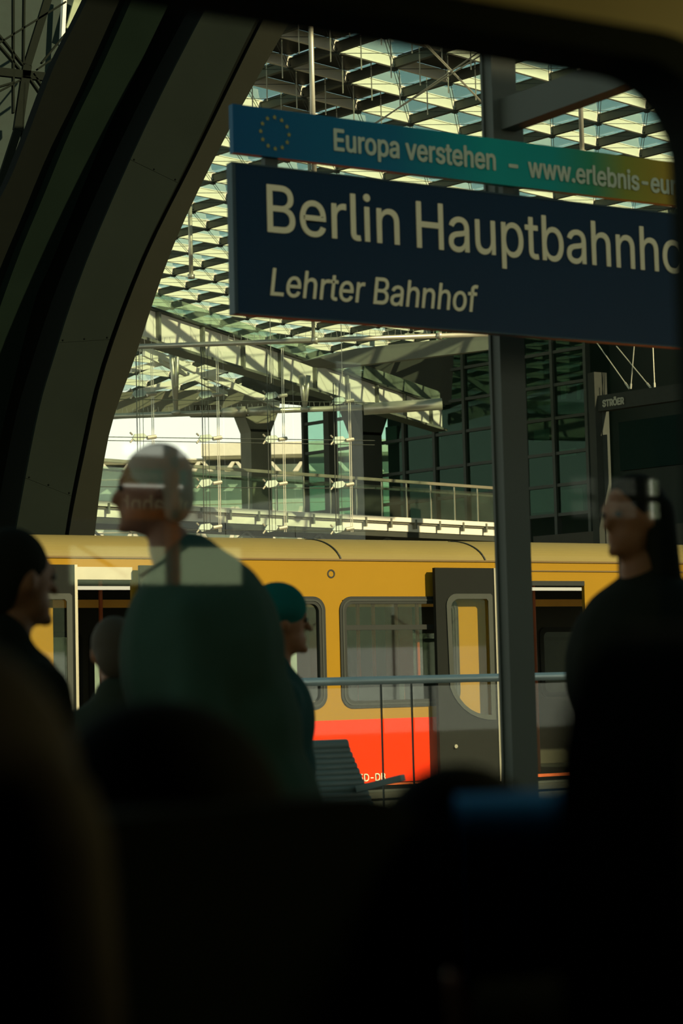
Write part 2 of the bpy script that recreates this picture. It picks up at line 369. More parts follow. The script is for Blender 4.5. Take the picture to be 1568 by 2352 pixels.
# ------------------------------------------------------------------ steel post with arm
POST = mat('post_paint', (.070, .076, .062), .55, 0, .15, 2)
YP = 9.2
pa, pb = W(1118, 600, YP).x, W(1207, 600, YP).x; pc = (pa+pb)/2+.02; hw = .082
post = empty('canopy_post', (pc, YP+.1, ZP), 'dark grey steel post with rising arm standing behind the station sign', 'post')
MB().box((pc-hw, YP, ZP), (pc+hw, YP+.02, 6.2)).box((pc-hw, YP+.09, ZP), (pc+hw, YP+.11, 6.2)).box((pc-.07, YP+.02, ZP), (pc+.07, YP+.09, 6.2)).build('shaft', POST, post)
MB().box((pc-.2, YP-.06, ZP), (pc+.2, YP+.3, ZP+.03)).build('base_plate', POST, post)
def onx(px, py, x): d = ray(px, py); return C0+d*(x/d.x)
ae = onx(1440, 208, pc); a1 = onx(1190, 290, pc); a2 = onx(1200, 213, pc)
MB().prism([(pc-.05, YP, a1.z), (pc-.05, YP, a2.z), (pc-.05, ae.y, ae.z+.17), (pc-.05, ae.y-.9, ae.z+.11), (pc-.05, ae.y-.9, ae.z-.02)], (.10, 0, 0)).build('arm', POST, post)
MB().box((pc-.10, YP-.03, a1.z-.06), (pc+.10, YP, a2.z+.06)).build('arm_plate', POST, post)

# ------------------------------------------------------------------ handrail and glass balustrade of the stair opening
YH = 13.0
hz = W(900, 1562, YH).z; hx0 = W(640, 1566, YH).x; hx1 = W(1400, 1549, YH).x
bl = empty('stair_balustrade', ((hx0+hx1)/2, YH, ZP), 'glass balustrade with tubular steel handrail in front of the red and yellow train', 'balustrade')
STEEL = mat('brushed_steel', (.62, .68, .66), .4, .5)
MB().tube((hx0, YH, hz), (hx1, YH, hz), .031, n=12).build('handrail', STEEL, bl, smooth=True)
for px in (700, 875, 945, 1215, 1330):
    x = W(px, 1600, YH).x
    MB().box((x-.004 if px < 1200 else x-.012, YH-.008, ZP), (x+.004 if px < 1200 else x+.012, YH+.008, hz-.02)).build('post', DKIRON if px < 1200 else STEEL, bl)
xl = [hx0]+[W(px, 1600, YH).x for px in (875, 945, 1215)]+[hx1]
for i in range(4): MB().box((xl[i]+.015, YH-.006, ZP+.08), (xl[i+1]-.015, YH+.006, hz-.05)).build('pane', GLC, bl)
q = W(1215, 1640, YH-.06); MB().ball(q, .035).build('glass_clamp', STEEL, bl, smooth=True)

# ------------------------------------------------------------------ slatted bench
YB = 10.2
bt = empty('platform_bench', W(770, 1900, YB), 'grey slatted metal bench with reclined backrest at the foot of the red train panel', 'bench')
bt.location.z = ZP; ORG[bt].z = ZP
SL = mat('bench_slat_paint', (.13, .17, .16), .45)
zt_, zb_ = W(770, 1712, YB).z, ZP+.42
nsl = 12
for i in range(nsl):
    f_ = i/(nsl-1); z = zt_+(W(770, 1850, YB).z-zt_)*f_
    xr = W(795+38*f_, 1712+138*f_, YB).x; xl_ = xr-.62
    yy = YB-.10*f_
    MB().tube((xl_, yy, z), (xr, yy, z), .024 if i else .034, n=10).build('slat', SL, bt, smooth=True)
for k in range(5):
    z = ZP+.44; yy = YB-.16-.07*k; MB().tube((xl_, yy, z), (xr, yy, z), .014, n=8).build('slat', SL, bt, smooth=True)
MB().bar((xr-.12, YB+.03, zt_-.1), (xr-.12, YB-.09, ZP+.42), .03, .05).bar((xr-.12, YB-.09, ZP+.42), (xr-.12, YB-.11, ZP), .04, .04).build('leg', SL, bt)
MB().bar((xl_+.05, YB, zt_-.1), (xl_+.05, YB-.12, ZP+.42), .03, .05).bar((xl_+.05, YB-.12, ZP+.42), (xl_+.05, YB-.14, ZP), .04, .04).build('leg', SL, bt)
a = W(822, 1812, YB-.1); b = W(925, 1786, YB-.35)
MB().bar(a, b, .05, .035).build('armrest', SL, bt)

# ================================================================== THE YELLOW AND RED TRAIN
YT = 18.0
def tx(px, py=1450): return W(px, py, YT).x
def tz(px, py): return W(px, py, YT).z
xa, xb = tx(14, 1260), tx(2300)
zR, zBT, zRed, zSk = tz(900, 1288), tz(900, 1302), tz(900, 1650), tz(900, 1796)
zWt, zWb = tz(850, 1370), tz(850, 1626)
tr = empty('commuter_train', ((xa+xb)/2, YT+1.5, ZP-.3), 'ochre yellow and red commuter train standing at the far platform with open doors', 'train')
# openings: (x0, x1, z0, z1)
dl = (tx(122), tx(305), ZP+.24, tz(200, 1332)); dr = (tx(1132), tx(1345), ZP+.24, tz(1200, 1335))
wn = [(tx(460), tx(747), zWb, zWt), (tx(780), tx(1052), zWb, zWt), (tx(1560), tx(1840), zWb, zWt), (tx(1880), tx(2160), zWb, zWt)]
def wallpart(z0, z1, m, name, label=None, y=YT, th=.05):
    holes = [h for h in [dl, dr]+[(a+.035, b-.035, c+.035, d-.035) for a, b, c, d in wn] if h[2] < z1 and h[3] > z0]
    xs_ = sorted({xa, xb}|{h[0] for h in holes}|{h[1] for h in holes}); mb = MB()
    for i in range(len(xs_)-1):
        xc = (xs_[i]+xs_[i+1])/2; hh = [h for h in holes if h[0] < xc < h[1]]
        if not hh: mb.box((xs_[i], y, z0), (xs_[i+1], y+th, z1))
        else:
            h = hh[0]
            if h[2] > z0: mb.box((xs_[i], y, z0), (xs_[i+1], y+th, h[2]))
            if h[3] < z1: mb.box((xs_[i], y, h[3]), (xs_[i+1], y+th, z1))
    return mb.build(name, m, tr, label=label)
wallpart(zRed, zR, YEL, 'side_panel', 'ochre yellow upper side panel')
wallpart(zSk, zRed, RED, 'lower_panel', 'bright red lower side panel')
MB().box((xa, YT+.02, zSk-.03), (xb, YT+.08, zSk)).build('sill', mat('sill_orange', (.5, .10, .02), .5), tr, label='dark orange sill')
MB().box((xa, YT+.1, ZP-.55), (xb, YT+2.9, zSk-.03)).build('underframe', DKIRON, tr)
# curved roof
NP = 12; zTop = tz(900, 1236)
prof = []
for i in range(NP+1):
    t_ = radians(90*i/NP); prof.append((YT+.02+.55*(1-cos(t_)), zR+.012+(zTop-zR)*1.0*sin(t_)))
prof += [(YT+1.5, zTop+.10), (YT+3.0-.57, zTop), (YT+3.0-.02, zR+.012)]
A = [Vector((xa, y, z)) for y, z in prof]; B = [Vector((xb, y, z)) for y, z in prof]
MB().strip(A, B, (0, .0, -.04)).build('roof', ROOFP, tr, smooth=False)
MB().box((xa, YT-.012, zR-.004), (xb, YT+.03, zR+.014)).build('rain_gutter', mat('gutter_dark', (.16, .10, .03), .5), tr)
MB().box((dr[0], YT-.01, zR-.10), (xb, YT+.01, zR-.086)).build('rain_gutter', MATS['gutter_dark'], tr)
for px in (30, 765, 1098, 1500):
    sm = MB(); x = tx(px, 1250)
    for i in range(NP):
        (y1, z1), (y2, z2) = prof[i], prof[i+1]
        k = -.10*(1-i/NP)**0 ; dx1 = .10*((z1-zR)/(zTop-zR)); dx2 = .10*((z2-zR)/(zTop-zR))
        sm.bar((x-dx1+.1, y1-.004, z1+.003), (x-dx2+.1, y2-.004, z2+.003), .014, .012, Vector((0, -1, .3)))
    sm.build('roof_seam', WFR, tr)
# rear wall of the car with its windows, ceiling, floor
rear = MB(); yR = YT+2.9
rw = []
for x in (tx(150), tx(360), tx(600), tx(860), tx(1150), tx(1500), tx(1900)):
    rw.append((x+.55, x+1.35))
zr0, zr1 = ZP+1.15, ZP+1.95
prev = xa
for a_, b_ in rw:
    rear.box((prev, yR, ZP), (a_, yR+.05, zR)); rear.box((a_, yR, ZP), (b_, yR+.05, zr0)); rear.box((a_, yR, zr1), (b_, yR+.05, zR)); prev = b_
rear.box((prev, yR, ZP), (xb, yR+.05, zR)).build('rear_wall', INT, tr)
for a_, b_ in rw:
    fr_ = MB().ring(rrect(a_-.03, b_+.03, zr0-.03, zr1+.03, .09, yR-.02), rrect(a_+.03, b_-.03, zr0+.03, zr1-.03, .06, yR-.02), (0, .08, 0)).build('rear_window', WFR, tr)
    MB().box((a_, yR+.02, zr0), (b_, yR+.026, zr1)).build('pane', GLS, fr_)
MB().box((xa, YT+.06, zR-.16), (xb, yR, zR-.12)).build('ceiling_panel', INT, tr)
MB().box((xa, YT+.05, ZP+.18), (xb, yR, ZP+.24)).build('floor_panel', CONCD, tr)
MB().box((xa, YT+.05, ZP), (xa+.05, yR, zR)).build('end_wall', INT, tr)
LAMP = mat('lamp_strip', (1.0, .88, .60), .5, emit=.9)
for y in (YT+.7,):
    MB().box((dl[0]-.2, y, zR-.26), (xb, y+.12, zR-.23)).build('lamp_strip', LAMP, tr, label='pale ceiling lamp strip')
MB().box((dl[0], YT+1.2, zR-.42), (xb, YT+1.25, zR-.34)).build('grab_rail_panel', mat('panel_amber', (.75, .38, .05), .5), tr, label='amber panel under the ceiling')
# poles, seats, partitions inside
for px in (868, 905, 960, 1010, 250, 700, 1290):
    x = tx(px)+.35; MB().tube((x, YT+1.0, ZP+.24), (x, YT+1.0, zR-.16), .022, n=8).build('pole', INTO, tr, label='orange grab pole')
for px in (560, 690, 870, 980, 1500):
    x = tx(px)+.3
    MB().box((x, YT+.12, ZP+.65), (x+.45, YT+.95, ZP+.72)).box((x, YT+.12, ZP+.72), (x+.06, YT+.95, ZP+1.35)).build('seat', mat('seat_dark', (.03, .05, .06), .8), tr)
for px in (840, 1060, 430):
    x = tx(px)+.4; MB().box((x, YT+1.9, ZP+.24), (x+.18, YT+2.2, zR-.2)).build('partition', INTO, tr, label='orange partition')
# window frames
for i, (a_, b_, c_, d_) in enumerate(wn):
    f_ = MB().ring(rrect(a_, b_, c_, d_, .14, YT-.012, 8), rrect(a_+.075, b_-.075, c_+.075, d_-.075, .08, YT-.012, 8), (0, .06, 0)).build('window_frame', WFR, tr)
    MB().ring(rrect(a_+.03, b_-.03, c_+.03, d_-.03, .11, YT-.018, 8), rrect(a_+.045, b_-.045, c_+.045, d_-.045, .10, YT-.018, 8), (0, .008, 0)).build('gasket', mat('gasket_grey', (.035, .042, .038), .5), f_)
    MB().box((a_+.06, YT+.02, c_+.06), (b_-.06, YT+.026, d_-.06)).build('pane', GLS, f_)
    if i != 0:
        zt_ = tz(850, 1440); MB().box((a_+.07, YT-.005, zt_-.03), (b_-.07, YT+.03, zt_+.02)).build('vent_bar', WFR, f_)
# open door leaves standing proud of the side
def leaf(x0, x1, name='door_leaf'):
    y = YT-.12; z0_, z1_ = tz(1060, 1797), tz(1060, 1306)
    k = (x1-x0)/(tx(1118)-tx(988))
    def X(px): return x0+(tx(px)-tx(988))*k
    # window outline: rounded top, sloping curve at the bottom left
    def loop(ins):
        P = []
        xl_, xr_, zt_, zb_ = X(1012)+ins, X(1116)-ins, tz(1060, 1366)-ins, tz(1060, 1655)+ins
        r = .12-ins*.5
        P += [Vector((xr_-.0, y, zb_)), Vector((xr_, y, zt_-.02)), Vector((xr_-.02, y, zt_))]
        for i in range(6):
            t_ = radians(90+18*i); P.append(Vector((xl_+r+r*cos(t_), y, zt_-r+r*sin(t_))))
        zc = tz(1060, 1560)
        for i in range(1, 8):
            t_ = i/8; P.append(Vector((xl_+(xr_-xl_)*(t_**1.7), y, zc+(zb_-zc)*sin(t_*pi/2))))
        return P
    O, I = loop(0), loop(.05)
    n = len(O)
    # leaf body: ring between the rectangle and the outline
    rect = []
    cx_, cz_ = (X(988)+X(1122))/2, (z0_+z1_)/2
    for p_ in O:
        dx, dz = p_.x-cx_, p_.z-cz_; hx, hz_ = (X(1122)-X(988))/2, (z1_-z0_)/2
        s_ = min(hx/abs(dx) if abs(dx) > 1e-6 else 9e9, hz_/abs(dz) if abs(dz) > 1e-6 else 9e9)
        rect.append(Vector((cx_+dx*s_, y, cz_+dz*s_)))
    # snap corners
    for cxs, czs in ((X(988), z0_), (X(988), z1_), (X(1122), z0_), (X(1122), z1_)):
        j = min(range(n), key=lambda i: (rect[i].x-cxs)**2+(rect[i].z-czs)**2); rect[j] = Vector((cxs, y, czs))
    lf = MB().ring(rect, O, (0, .05, 0)).build(name, LEAF, tr, label='black open door leaf')
    MB().ring(loop(-.004), I, (0, -.012, 0)).build('window_frame', mat('leaf_frame', (.045, .052, .045), .4), lf)
    Ip = loop(.03); MB().prism([p_+Vector((0, .02, 0)) for p_ in Ip], (0, .005, 0)).build('pane', GLC, lf)
    MB().box((X(1122), y-.01, z0_), (X(1122)+.028, y+.06, z1_)).build('edge_trim', ALU, lf)
    q = W(1023, 1715, y); MB().tube((X(1023), y-.02, q.z), (X(1023), y, q.z), .02, n=12).build('lock', ALU, lf)
    return lf
leaf(tx(988), tx(1118)); lx = tx(312); leaf(lx, lx+tx(1118)-tx(988)); leaf(tx(-8), tx(-8)+tx(1118)-tx(988))
MB().box((dl[0], YT-.01, tz(180, 1331)), (dl[1], YT+.02, tz(180, 1302))).build('door_header', mat('header_pale', (.50, .48, .38), .5), tr, label='pale strip over the open doorway')
MB().box((dr[0], YT-.005, tz(1200, 1345)), (dr[1], YT+.02, tz(1200, 1334))).build('door_header', WFR, tr)
# number and round badge on the side
lettering('-5D-DB', Vector((tx(813, 1790), YT-.002, tz(850, 1794))), Vector((1, 0, 0)), Vector((0, 0, 1)), tz(850, 1776)-tz(850, 1793), tx(884)-tx(813), mat('white_print', (.85, .80, .62), .5), tr, bold=.01, name='number')
bx, bz = tx(760, 1318), tz(760, 1318); MB().ring([Vector((bx+.045*cos(t*pi/8), YT-.004, bz+.045*sin(t*pi/8))) for t in range(16)], [Vector((bx+.03*cos(t*pi/8), YT-.004, bz+.03*sin(t*pi/8))) for t in range(16)], (0, .004, 0)).build('badge', WFR, tr, label='small round badge')

# ================================================================== CURVED GIRDERS
def poly(pts, Y): return [W(x, y, Y) for x, y in pts]
def dens(pts, n=28):
    # Catmull-Rom through the measured points, resampled
    out = []
    P = [pts[0]]+list(pts)+[pts[-1]]
    seg = len(pts)-1
    for k in range(n+1):
        t = k*seg/n; i = min(int(t), seg-1); f = t-i
        p0, p1, p2, p3 = [Vector(P[i+j]) for j in range(4)]
        out.append(.5*((2*p1)+(-p0+p2)*f+(2*p0-5*p1+4*p2-p3)*f*f+(-p0+3*p1-3*p2+p3)*f**3))
    return out
YG = 24.0
def G(pts, Y=YG): return dens([tuple(W(x, y, Y)) for x, y in pts])
eL = G([(20, 1330), (36, 1222), (83, 972), (119, 838), (199, 600), (335, 290), (480, 5), (610, -220)])
eS1 = G([(142, 1330), (150, 1222), (183, 1045), (232, 840), (325, 590), (440, 355), (596, 30), (735, -220)])
eS2 = G([(150, 1330), (159, 1222), (194, 1045), (243, 840), (336, 590), (452, 355), (612, 30), (750, -220)])
eR = G([(208, 1330), (218, 1222), (250, 1000), (312, 815), (400, 560), (520, 310), (668, 45), (820, -200)])
gd = empty('curved_girder', Vector((eL[0].x, YG+.4, -.3)), 'large curved grey clad girder with a dark groove, nearest to the glass roof', 'girder')
ext = [e[0].copy() for e in (eL, eS1, eS2, eR)]
for e in (eL, eS1, eS2, eR):
    e.insert(0, Vector((e[0].x+(e[0].x-e[3].x)*.6, YG, -.3)))
# front plates split by seams into panels
seams = [0, 2, 7, 14, 20, len(eL)-1]
for k in range(len(seams)-1):
    i, j = seams[k], seams[k+1]
    sh = lambda E: [p.copy() for p in E[i:j+1]]
    A_, B_ = sh(eL), sh(eS1)
    if k: A_[0] = A_[0].lerp(A_[1], .01); B_[0] = B_[0].lerp(B_[1], .01)
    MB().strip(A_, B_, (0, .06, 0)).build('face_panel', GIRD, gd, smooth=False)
MB().strip([p_.copy() for p_ in eS2], [p_.copy() for p_ in eR], (0, .06, 0)).build('side_panel', mat('girder_side_shade', (.013, .014, .010), .8, 0, .2, 1.0, spec=.03), gd)  # side tone darkened for shade as well
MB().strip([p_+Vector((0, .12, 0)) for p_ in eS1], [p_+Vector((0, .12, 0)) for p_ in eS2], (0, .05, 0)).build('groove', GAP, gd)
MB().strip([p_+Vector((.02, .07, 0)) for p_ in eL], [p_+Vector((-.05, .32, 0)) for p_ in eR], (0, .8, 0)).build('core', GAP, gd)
bolt = MB().ball((0, 0, 0), .012, n=6, m=4).mesh('bolt')
for s_ in (2, 7, 14, 20):
    for f_ in (.08, .5, .95):
        link('bolt', bolt, GAP, gd, pos=eL[s_].lerp(eS1[s_], f_)+Vector((0, -.005, .03)))
# shaded side between, painted as near-black plates, and the rear girder
YG2 = 25.4
v1 = G([(-60, 1330), (-40, 1222), (0, 1010), (30, 883), (80, 690), (119, 600), (245, 300), (300, 190), (392, 0), (500, -220)], YG2)
v2 = [W(*proj(p_)[:2], YG2) for p_ in G([(30, 1330), (46, 1222), (93, 972), (129, 838), (209, 600), (345, 290), (490, 5), (620, -220)])]
r1 = G([(-140, 1330), (-120, 1222), (-75, 1000), (-30, 800), (38, 600), (100, 450), (162, 300), (228, 165), (302, 0), (400, -220)], YG2)
g2 = empty('curved_girder', Vector((r1[0].x, YG2+.4, -.3)), 'second curved girder coloured dark as in deep shade at the upper left, behind the first', 'girder')
for e in (r1, v1): e.insert(0, Vector((e[0].x, YG2, -.3)))
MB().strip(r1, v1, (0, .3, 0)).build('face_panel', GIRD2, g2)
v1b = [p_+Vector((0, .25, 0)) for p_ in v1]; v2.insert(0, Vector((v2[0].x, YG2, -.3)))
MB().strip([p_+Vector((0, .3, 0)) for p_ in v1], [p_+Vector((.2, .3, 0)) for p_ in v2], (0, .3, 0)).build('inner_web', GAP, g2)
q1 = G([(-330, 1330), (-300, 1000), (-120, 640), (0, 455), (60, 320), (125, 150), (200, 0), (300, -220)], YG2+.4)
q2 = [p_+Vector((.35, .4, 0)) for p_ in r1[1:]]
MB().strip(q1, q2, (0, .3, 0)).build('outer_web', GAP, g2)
# glazed lattice beyond the girders, upper left corner
YL = 30.0
la = empty('lattice_wall', W(60, 1300, YL), 'dark steel lattice with teal glass in the upper left corner behind the girders', 'lattice')
la.location.z = -.3; ORG[la].z = -.3
PT = mat('teal_blind', (.008, .022, .018), .7, 0, .3, 5)
a = W(-160, -60, YL+1.2); b = W(205, 1330, YL+1.2)
MB().box((a.x, YL+1.2, -.3), (b.x, YL+1.26, a.z)).build('backing_wall', PT, la)
def seg(p_, q_, wd, name='strut', m=BLACK, Y=YL): MB().bar(W(p_[0], p_[1], Y), W(q_[0], q_[1], Y), wd, .08, Vector((0, 1, 0))).build(name, m, la)
seg((115, -20), (62, 150), .12, 'main_strut'); seg((62, 150), (40, 300), .14, 'main_strut'); seg((40, 300), (-15, 470), .12, 'main_strut')
seg((-30, 162), (130, 180), .13, 'crossbar')
for p_, q_ in (((-20, 60), (52, 150)), ((-20, 85), (45, 160)), ((-20, 110), (150, 5)), ((85, 160), (150, 115)), ((-20, 220), (45, 185)), ((-20, 205), (30, 190)), ((60, 170), (105, 235)), ((75, 170), (115, 225)), ((30, -20), (30, 260)), ((55, -20), (53, 150)), ((55, 190), (50, 330)), ((95, 145), (165, 60))):
    seg(p_, q_, .028, 'tie_rod')
MB().bar(W(148, -20, YL+.9), W(140, 140, YL+.9), .06, .1, Vector((0, 1, 0))).build('mullion', CREAM, la, label='sunlit pale mullion')
MB().bar(W(190, -20, YL+.9), W(165, 70, YL+.9), .22, .05, Vector((0, 1, 0))).build('pane', mat('pale_blind', (.30, .36, .24), .6), la)
# lattice bits low at the far left
for p_, q_, t_ in (((12, 930), (8, 1215), .10), ((-10, 1010), (30, 1012), .05), ((-10, 1110), (30, 1100), .05), ((-10, 1165), (30, 1170), .03)):
    MB().bar(W(*p_, YL), W(*q_, YL), t_, .06, Vector((0, 1, 0))).build('strut', DKIRON if t_ < .1 else GRIRON, la)

# ================================================================== GLASS GRID ROOF
ZRF = Z0+12.0; RA = 72.0; VB = 47.0
def rsurf(u, s):
    if s < VB: v, z = s, ZRF
    else:
        t = (s-VB)/RA; v, z = VB+RA*sin(t), ZRF-RA*(1-cos(t))
    return UD*u+VD*v+Vector((0, 0, z))
CU, CV = 1.56, 1.30
I0, I1 = 14, 38; J0, J1 = 18, 62
rf = empty('station_roof', rsurf(26*CU, 30*CV), 'glazed grid roof of the station hall with cream purlins and dark ribs', 'roof')
def vis(u, s, mx=120):
    p_ = proj(rsurf(u, s)); return -mx+150 < p_[0] < 1640+mx and -160 < p_[1] < 905
cells = [(i, j) for i in range(I0, I1) for j in range(J0, J1) if vis((i+.5)*CU, (j+.5)*CV)]
rows = {}
for i, j in cells: rows.setdefault(j, []).append(i)
colsd = {}
for i, j in cells: colsd.setdefault(i, []).append(j)
cells.sort(key=lambda c: -proj(rsurf((c[0]+.5)*CU, (c[1]+.5)*CV))[1]*0 + proj(rsurf((c[0]+.5)*CU, (c[1]+.5)*CV))[2])
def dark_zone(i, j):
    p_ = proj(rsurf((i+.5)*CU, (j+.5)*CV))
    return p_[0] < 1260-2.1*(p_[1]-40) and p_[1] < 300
pane_me = {}
far = MB(); npan = 0
opaque = {}
for (i, j) in cells:
    u, s = (i+.5)*CU, (j+.5)*CV
    c_ = rsurf(u, s)
    X = UD*(CU/2-.05); Yv = (rsurf(u, s+.5)-rsurf(u, s-.5)).normalized()*(CV/2-.05); N = UD.cross(Yv.normalized())
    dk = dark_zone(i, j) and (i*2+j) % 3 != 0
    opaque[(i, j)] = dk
    up = N if N.z > 0 else -N
    if npan < 290:
        key = (round(Yv.z, 4), dk)
        if key not in pane_me: pane_me[key] = MB().obox(Vector(), X, Yv, up*.012).mesh('pane')
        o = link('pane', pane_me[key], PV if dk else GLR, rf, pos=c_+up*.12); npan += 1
        if dk: o['label'] = 'dark opaque roof panel'
    else: far.obox(c_+up*.12, X, Yv, up*.012)
if far.v: far.build('pane', GLR, rf, kind='stuff')
# purlins (one per row) and ribs (one per column)
def ibeam(mb, A, B, h, fl, wb):
    mb.bar(A, B, wb, h); mb.bar(A+Vector((0, 0, h/2)), B+Vector((0, 0, h/2)), fl, .02); mb.bar(A-Vector((0, 0, h/2)), B-Vector((0, 0, h/2)), fl, .025)
for j, ii in rows.items():
    A_, B_ = rsurf(min(ii)*CU-.3, j*CV), rsurf((max(ii)+1)*CU+.3, j*CV)
    mb = MB(); ibeam(mb, A_, B_, .20, .065, .04); mb.build('purlin', CREAM, rf)
RIB = mat('rib_paint', (.10, .11, .09), .5)
for i, jj in colsd.items():
    a_, b_ = min(jj), max(jj)+1; mb = MB(); k = a_
    while k < b_:
        k2 = min(k+1 if k*CV > VB-2 else b_, b_)
        if k*CV <= VB-2: k2 = min(b_, int((VB)/CV))
        if k2 <= k: k2 = k+1
        ibeam(mb, rsurf(i*CU, k*CV)-Vector((0, 0, .03)), rsurf(i*CU, k2*CV)-Vector((0, 0, .03)), .17, .09, .04); k = k2
    mb.build('rib', RIB, rf)
# clamps at the crossings and the crossed cables under the glass
cl = MB(); cb = MB()
for (i, j) in cells:
    n_ = rsurf(i*CU, j*CV)-Vector((0, 0, .12))
    cl.obox(n_, UD*.05, VD*.05, Vector((0, 0, .05)))
    a_, b_ = n_-Vector((0, 0, .02)), rsurf((i+1)*CU, (j+1)*CV)-Vector((0, 0, .14))
    for dx in (-.04, .04): cb.tube(a_+UD*dx, b_+UD*dx, .008, n=3)
    a_, b_ = rsurf((i+1)*CU, j*CV)-Vector((0, 0, .14)), rsurf(i*CU, (j+1)*CV)-Vector((0, 0, .14)); cb.tube(a_, b_, .008, n=3)
cl.build('clamp', DKIRON, rf, kind='stuff'); cb.build('cable_net', DKIRON, rf, kind='stuff')
# hanging rods in the dark bay
rods = MB(); nr = 0
for (i, j) in cells:
    if dark_zone(i, j):
        for du in (.3, .8):
            t_ = rsurf((i+du)*CU, (j+.25)*CV); MB().tube(t_-Vector((0, 0, .75)), t_, .013, n=5).build('hanging_rod', TUBE, rf); nr += 1
            if nr > 110: break
    if nr > 110: break
# diagonal wind cables crossing the roof
for (a_, b_) in (((930, 55), (1130, 260)), ((1120, 105), (840, 300)), ((940, 60), (1145, 275)), ((1130, 110), (850, 290))):
    MB().tube(WD(*a_, 34), WD(*b_, 37), .013, n=5).build('wind_cable', TUBE, rf)
# thick suspension tubes
for px, y1, y2, dep, r_ in ((722, 20, 420, 34, .045), (439, 485, 640, 48, .05), (1337, 180, 360, 34, .04), (720, 700, 788, 45, .04)):
    t_ = empty('suspension_rod', WD(px, y2, dep), {722: 'tall sunlit round rod rising from the blue sign to the roof', 439: 'grey round rod beside the curved girder under the roof', 1337: 'short dark round rod right of the grey post', 720: 'short pale round rod just below the blue sign'}[px], 'rod')
    a_ = WD(px, y2, dep); top = Vector((a_.x, a_.y, ZRF if dep < 47 else ZRF-.6))
    MB().tube(a_, top, r_, n=12).build('tube', TUBE, t_, smooth=True)
    MB().tube(a_, a_+Vector((0, 0, .10)), r_*1.7, n=12).build('collar', TUBE, t_, smooth=True)

# ------------------------------------------------------------------ big cream edge beam and gutter
EB0 = WZ(300, 700, Z0+9.0); EB1 = WZ(1010, 935, Z0+9.0)
ed = (EB1-EB0).normalized(); en = ed.cross(Vector((0, 0, 1)))
eb = empty('edge_beam', EB0.lerp(EB1, .5), 'deep cream sunlit edge beam running down to the right below the glass roof', 'beam')
hB = .78
MB().bar(EB0-Vector((0, 0, hB/2)), EB1-Vector((0, 0, hB/2)), .12, hB).build('web', CREAM, eb)
MB().bar(EB0-Vector((0, 0, hB)), EB1-Vector((0, 0, hB)), .5, .07).build('bottom_flange', GRIRON, eb)
MB().bar(EB0+Vector((0, 0, .03)), EB1+Vector((0, 0, .03)), .4, .05).build('top_flange', DKIRON, eb)
L_ = (EB1-EB0).length
for k in range(9):
    c_ = EB0+ed*(L_*(k+.5)/9); MB().obox(c_-Vector((0, 0, hB/2)), ed*.05, en*.16, Vector((0, 0, hB/2))).build('stiffener', GRIRON, eb)
gt = MB().obox(EB0.lerp(EB1, .5)+en*.2+Vector((0, 0, .33)), ed*(L_/2), en*.5, Vector((0, 0, .012))); gt = MB().bar(EB0+Vector((0, 0, .30)), EB1+Vector((0, 0, .30)), .03, .42)
gt.build('gutter_glass', glass('green_glass', (.55, .72, .62), .06, .3, (.42, .52, .40)), eb, label='pale green glass strip')
# soffit and framing behind the edge beam
sf = empty('rear_soffit', WD(420, 900, 72), 'dark soffit slab behind the edge beam above the bright sky opening', 'soffit')
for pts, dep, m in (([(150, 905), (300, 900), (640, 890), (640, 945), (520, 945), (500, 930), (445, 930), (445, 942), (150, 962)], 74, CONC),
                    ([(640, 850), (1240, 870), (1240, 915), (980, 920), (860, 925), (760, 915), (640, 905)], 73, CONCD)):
    MB().prism([WD(x, y, dep) for x, y in pts], VD*2.0).build('slab', m, sf)
for a_, b_, t_ in (((300, 790), (640, 930), .22), ((420, 770), (860, 940), .25), ((320, 900), (700, 800), .2), ((300, 850), (560, 790), .18), ((330, 812), (520, 905), .16)):
    MB().bar(WD(*a_, 66), WD(*b_, 70), .1, t_).build('rafter', CREAM, sf)
# grey underside beam at the right
MB().prism([WD(x, y, 52) for x, y in [(735, 822), (820, 800), (1150, 765), (1150, 800), (830, 838), (770, 835)]], VD*.8).build('cross_beam', GRIRON, sf)
MB().prism([WD(x, y, 70) for x, y in [(850, 838), (1160, 800), (1160, 905), (1000, 935)]], VD*.6).build('dark_infill', CONCD, sf)

# ------------------------------------------------------------------ horizontal tubes with bird spikes
def spiked_tube(a, b, da, db, r, label, sleeves=(), spikes=True):
    A_, B_ = WD(*a, da), WD(*b, db); t_ = empty('tie_tube', A_.lerp(B_, .5), label, 'tube')
    MB().tube(A_, B_, r, n=12).build('tube', TUBE, t_, smooth=True)
    d_ = (B_-A_); L = d_.length
    if spikes:
        sp = MB()
        for k in range(int(L/.14)):
            c_ = A_+d_*(k*.14/L)+Vector((0, 0, r)); sp.tube(c_, c_+Vector((.02*(-1)**k, 0, .13)), .005, n=3)
        sp.build('bird_spikes', TUBE, t_, kind='stuff')
    for f1, f2, rr in sleeves:
        MB().tube(A_+d_*f1, A_+d_*f2, rr*.8, rr, n=14).build('sleeve', TUBE, t_, smooth=True)
    return t_
spiked_tube((318, 796), (1132, 767), 45, 45, .055, 'long pale spiked tube crossing just below the blue sign', ((.49, .505, .09), (.84, .855, .09)))
spiked_tube((232, 957), (835, 936), 55, 56, .075, 'lower spiked tube with two thick sleeves over the bright opening', ((.455, .545, .145), (.555, .64, .14)))
spiked_tube((835, 940), (1015, 928), 56, 56, .16, 'thick dark end fitting of the lower tie tube', (), False)
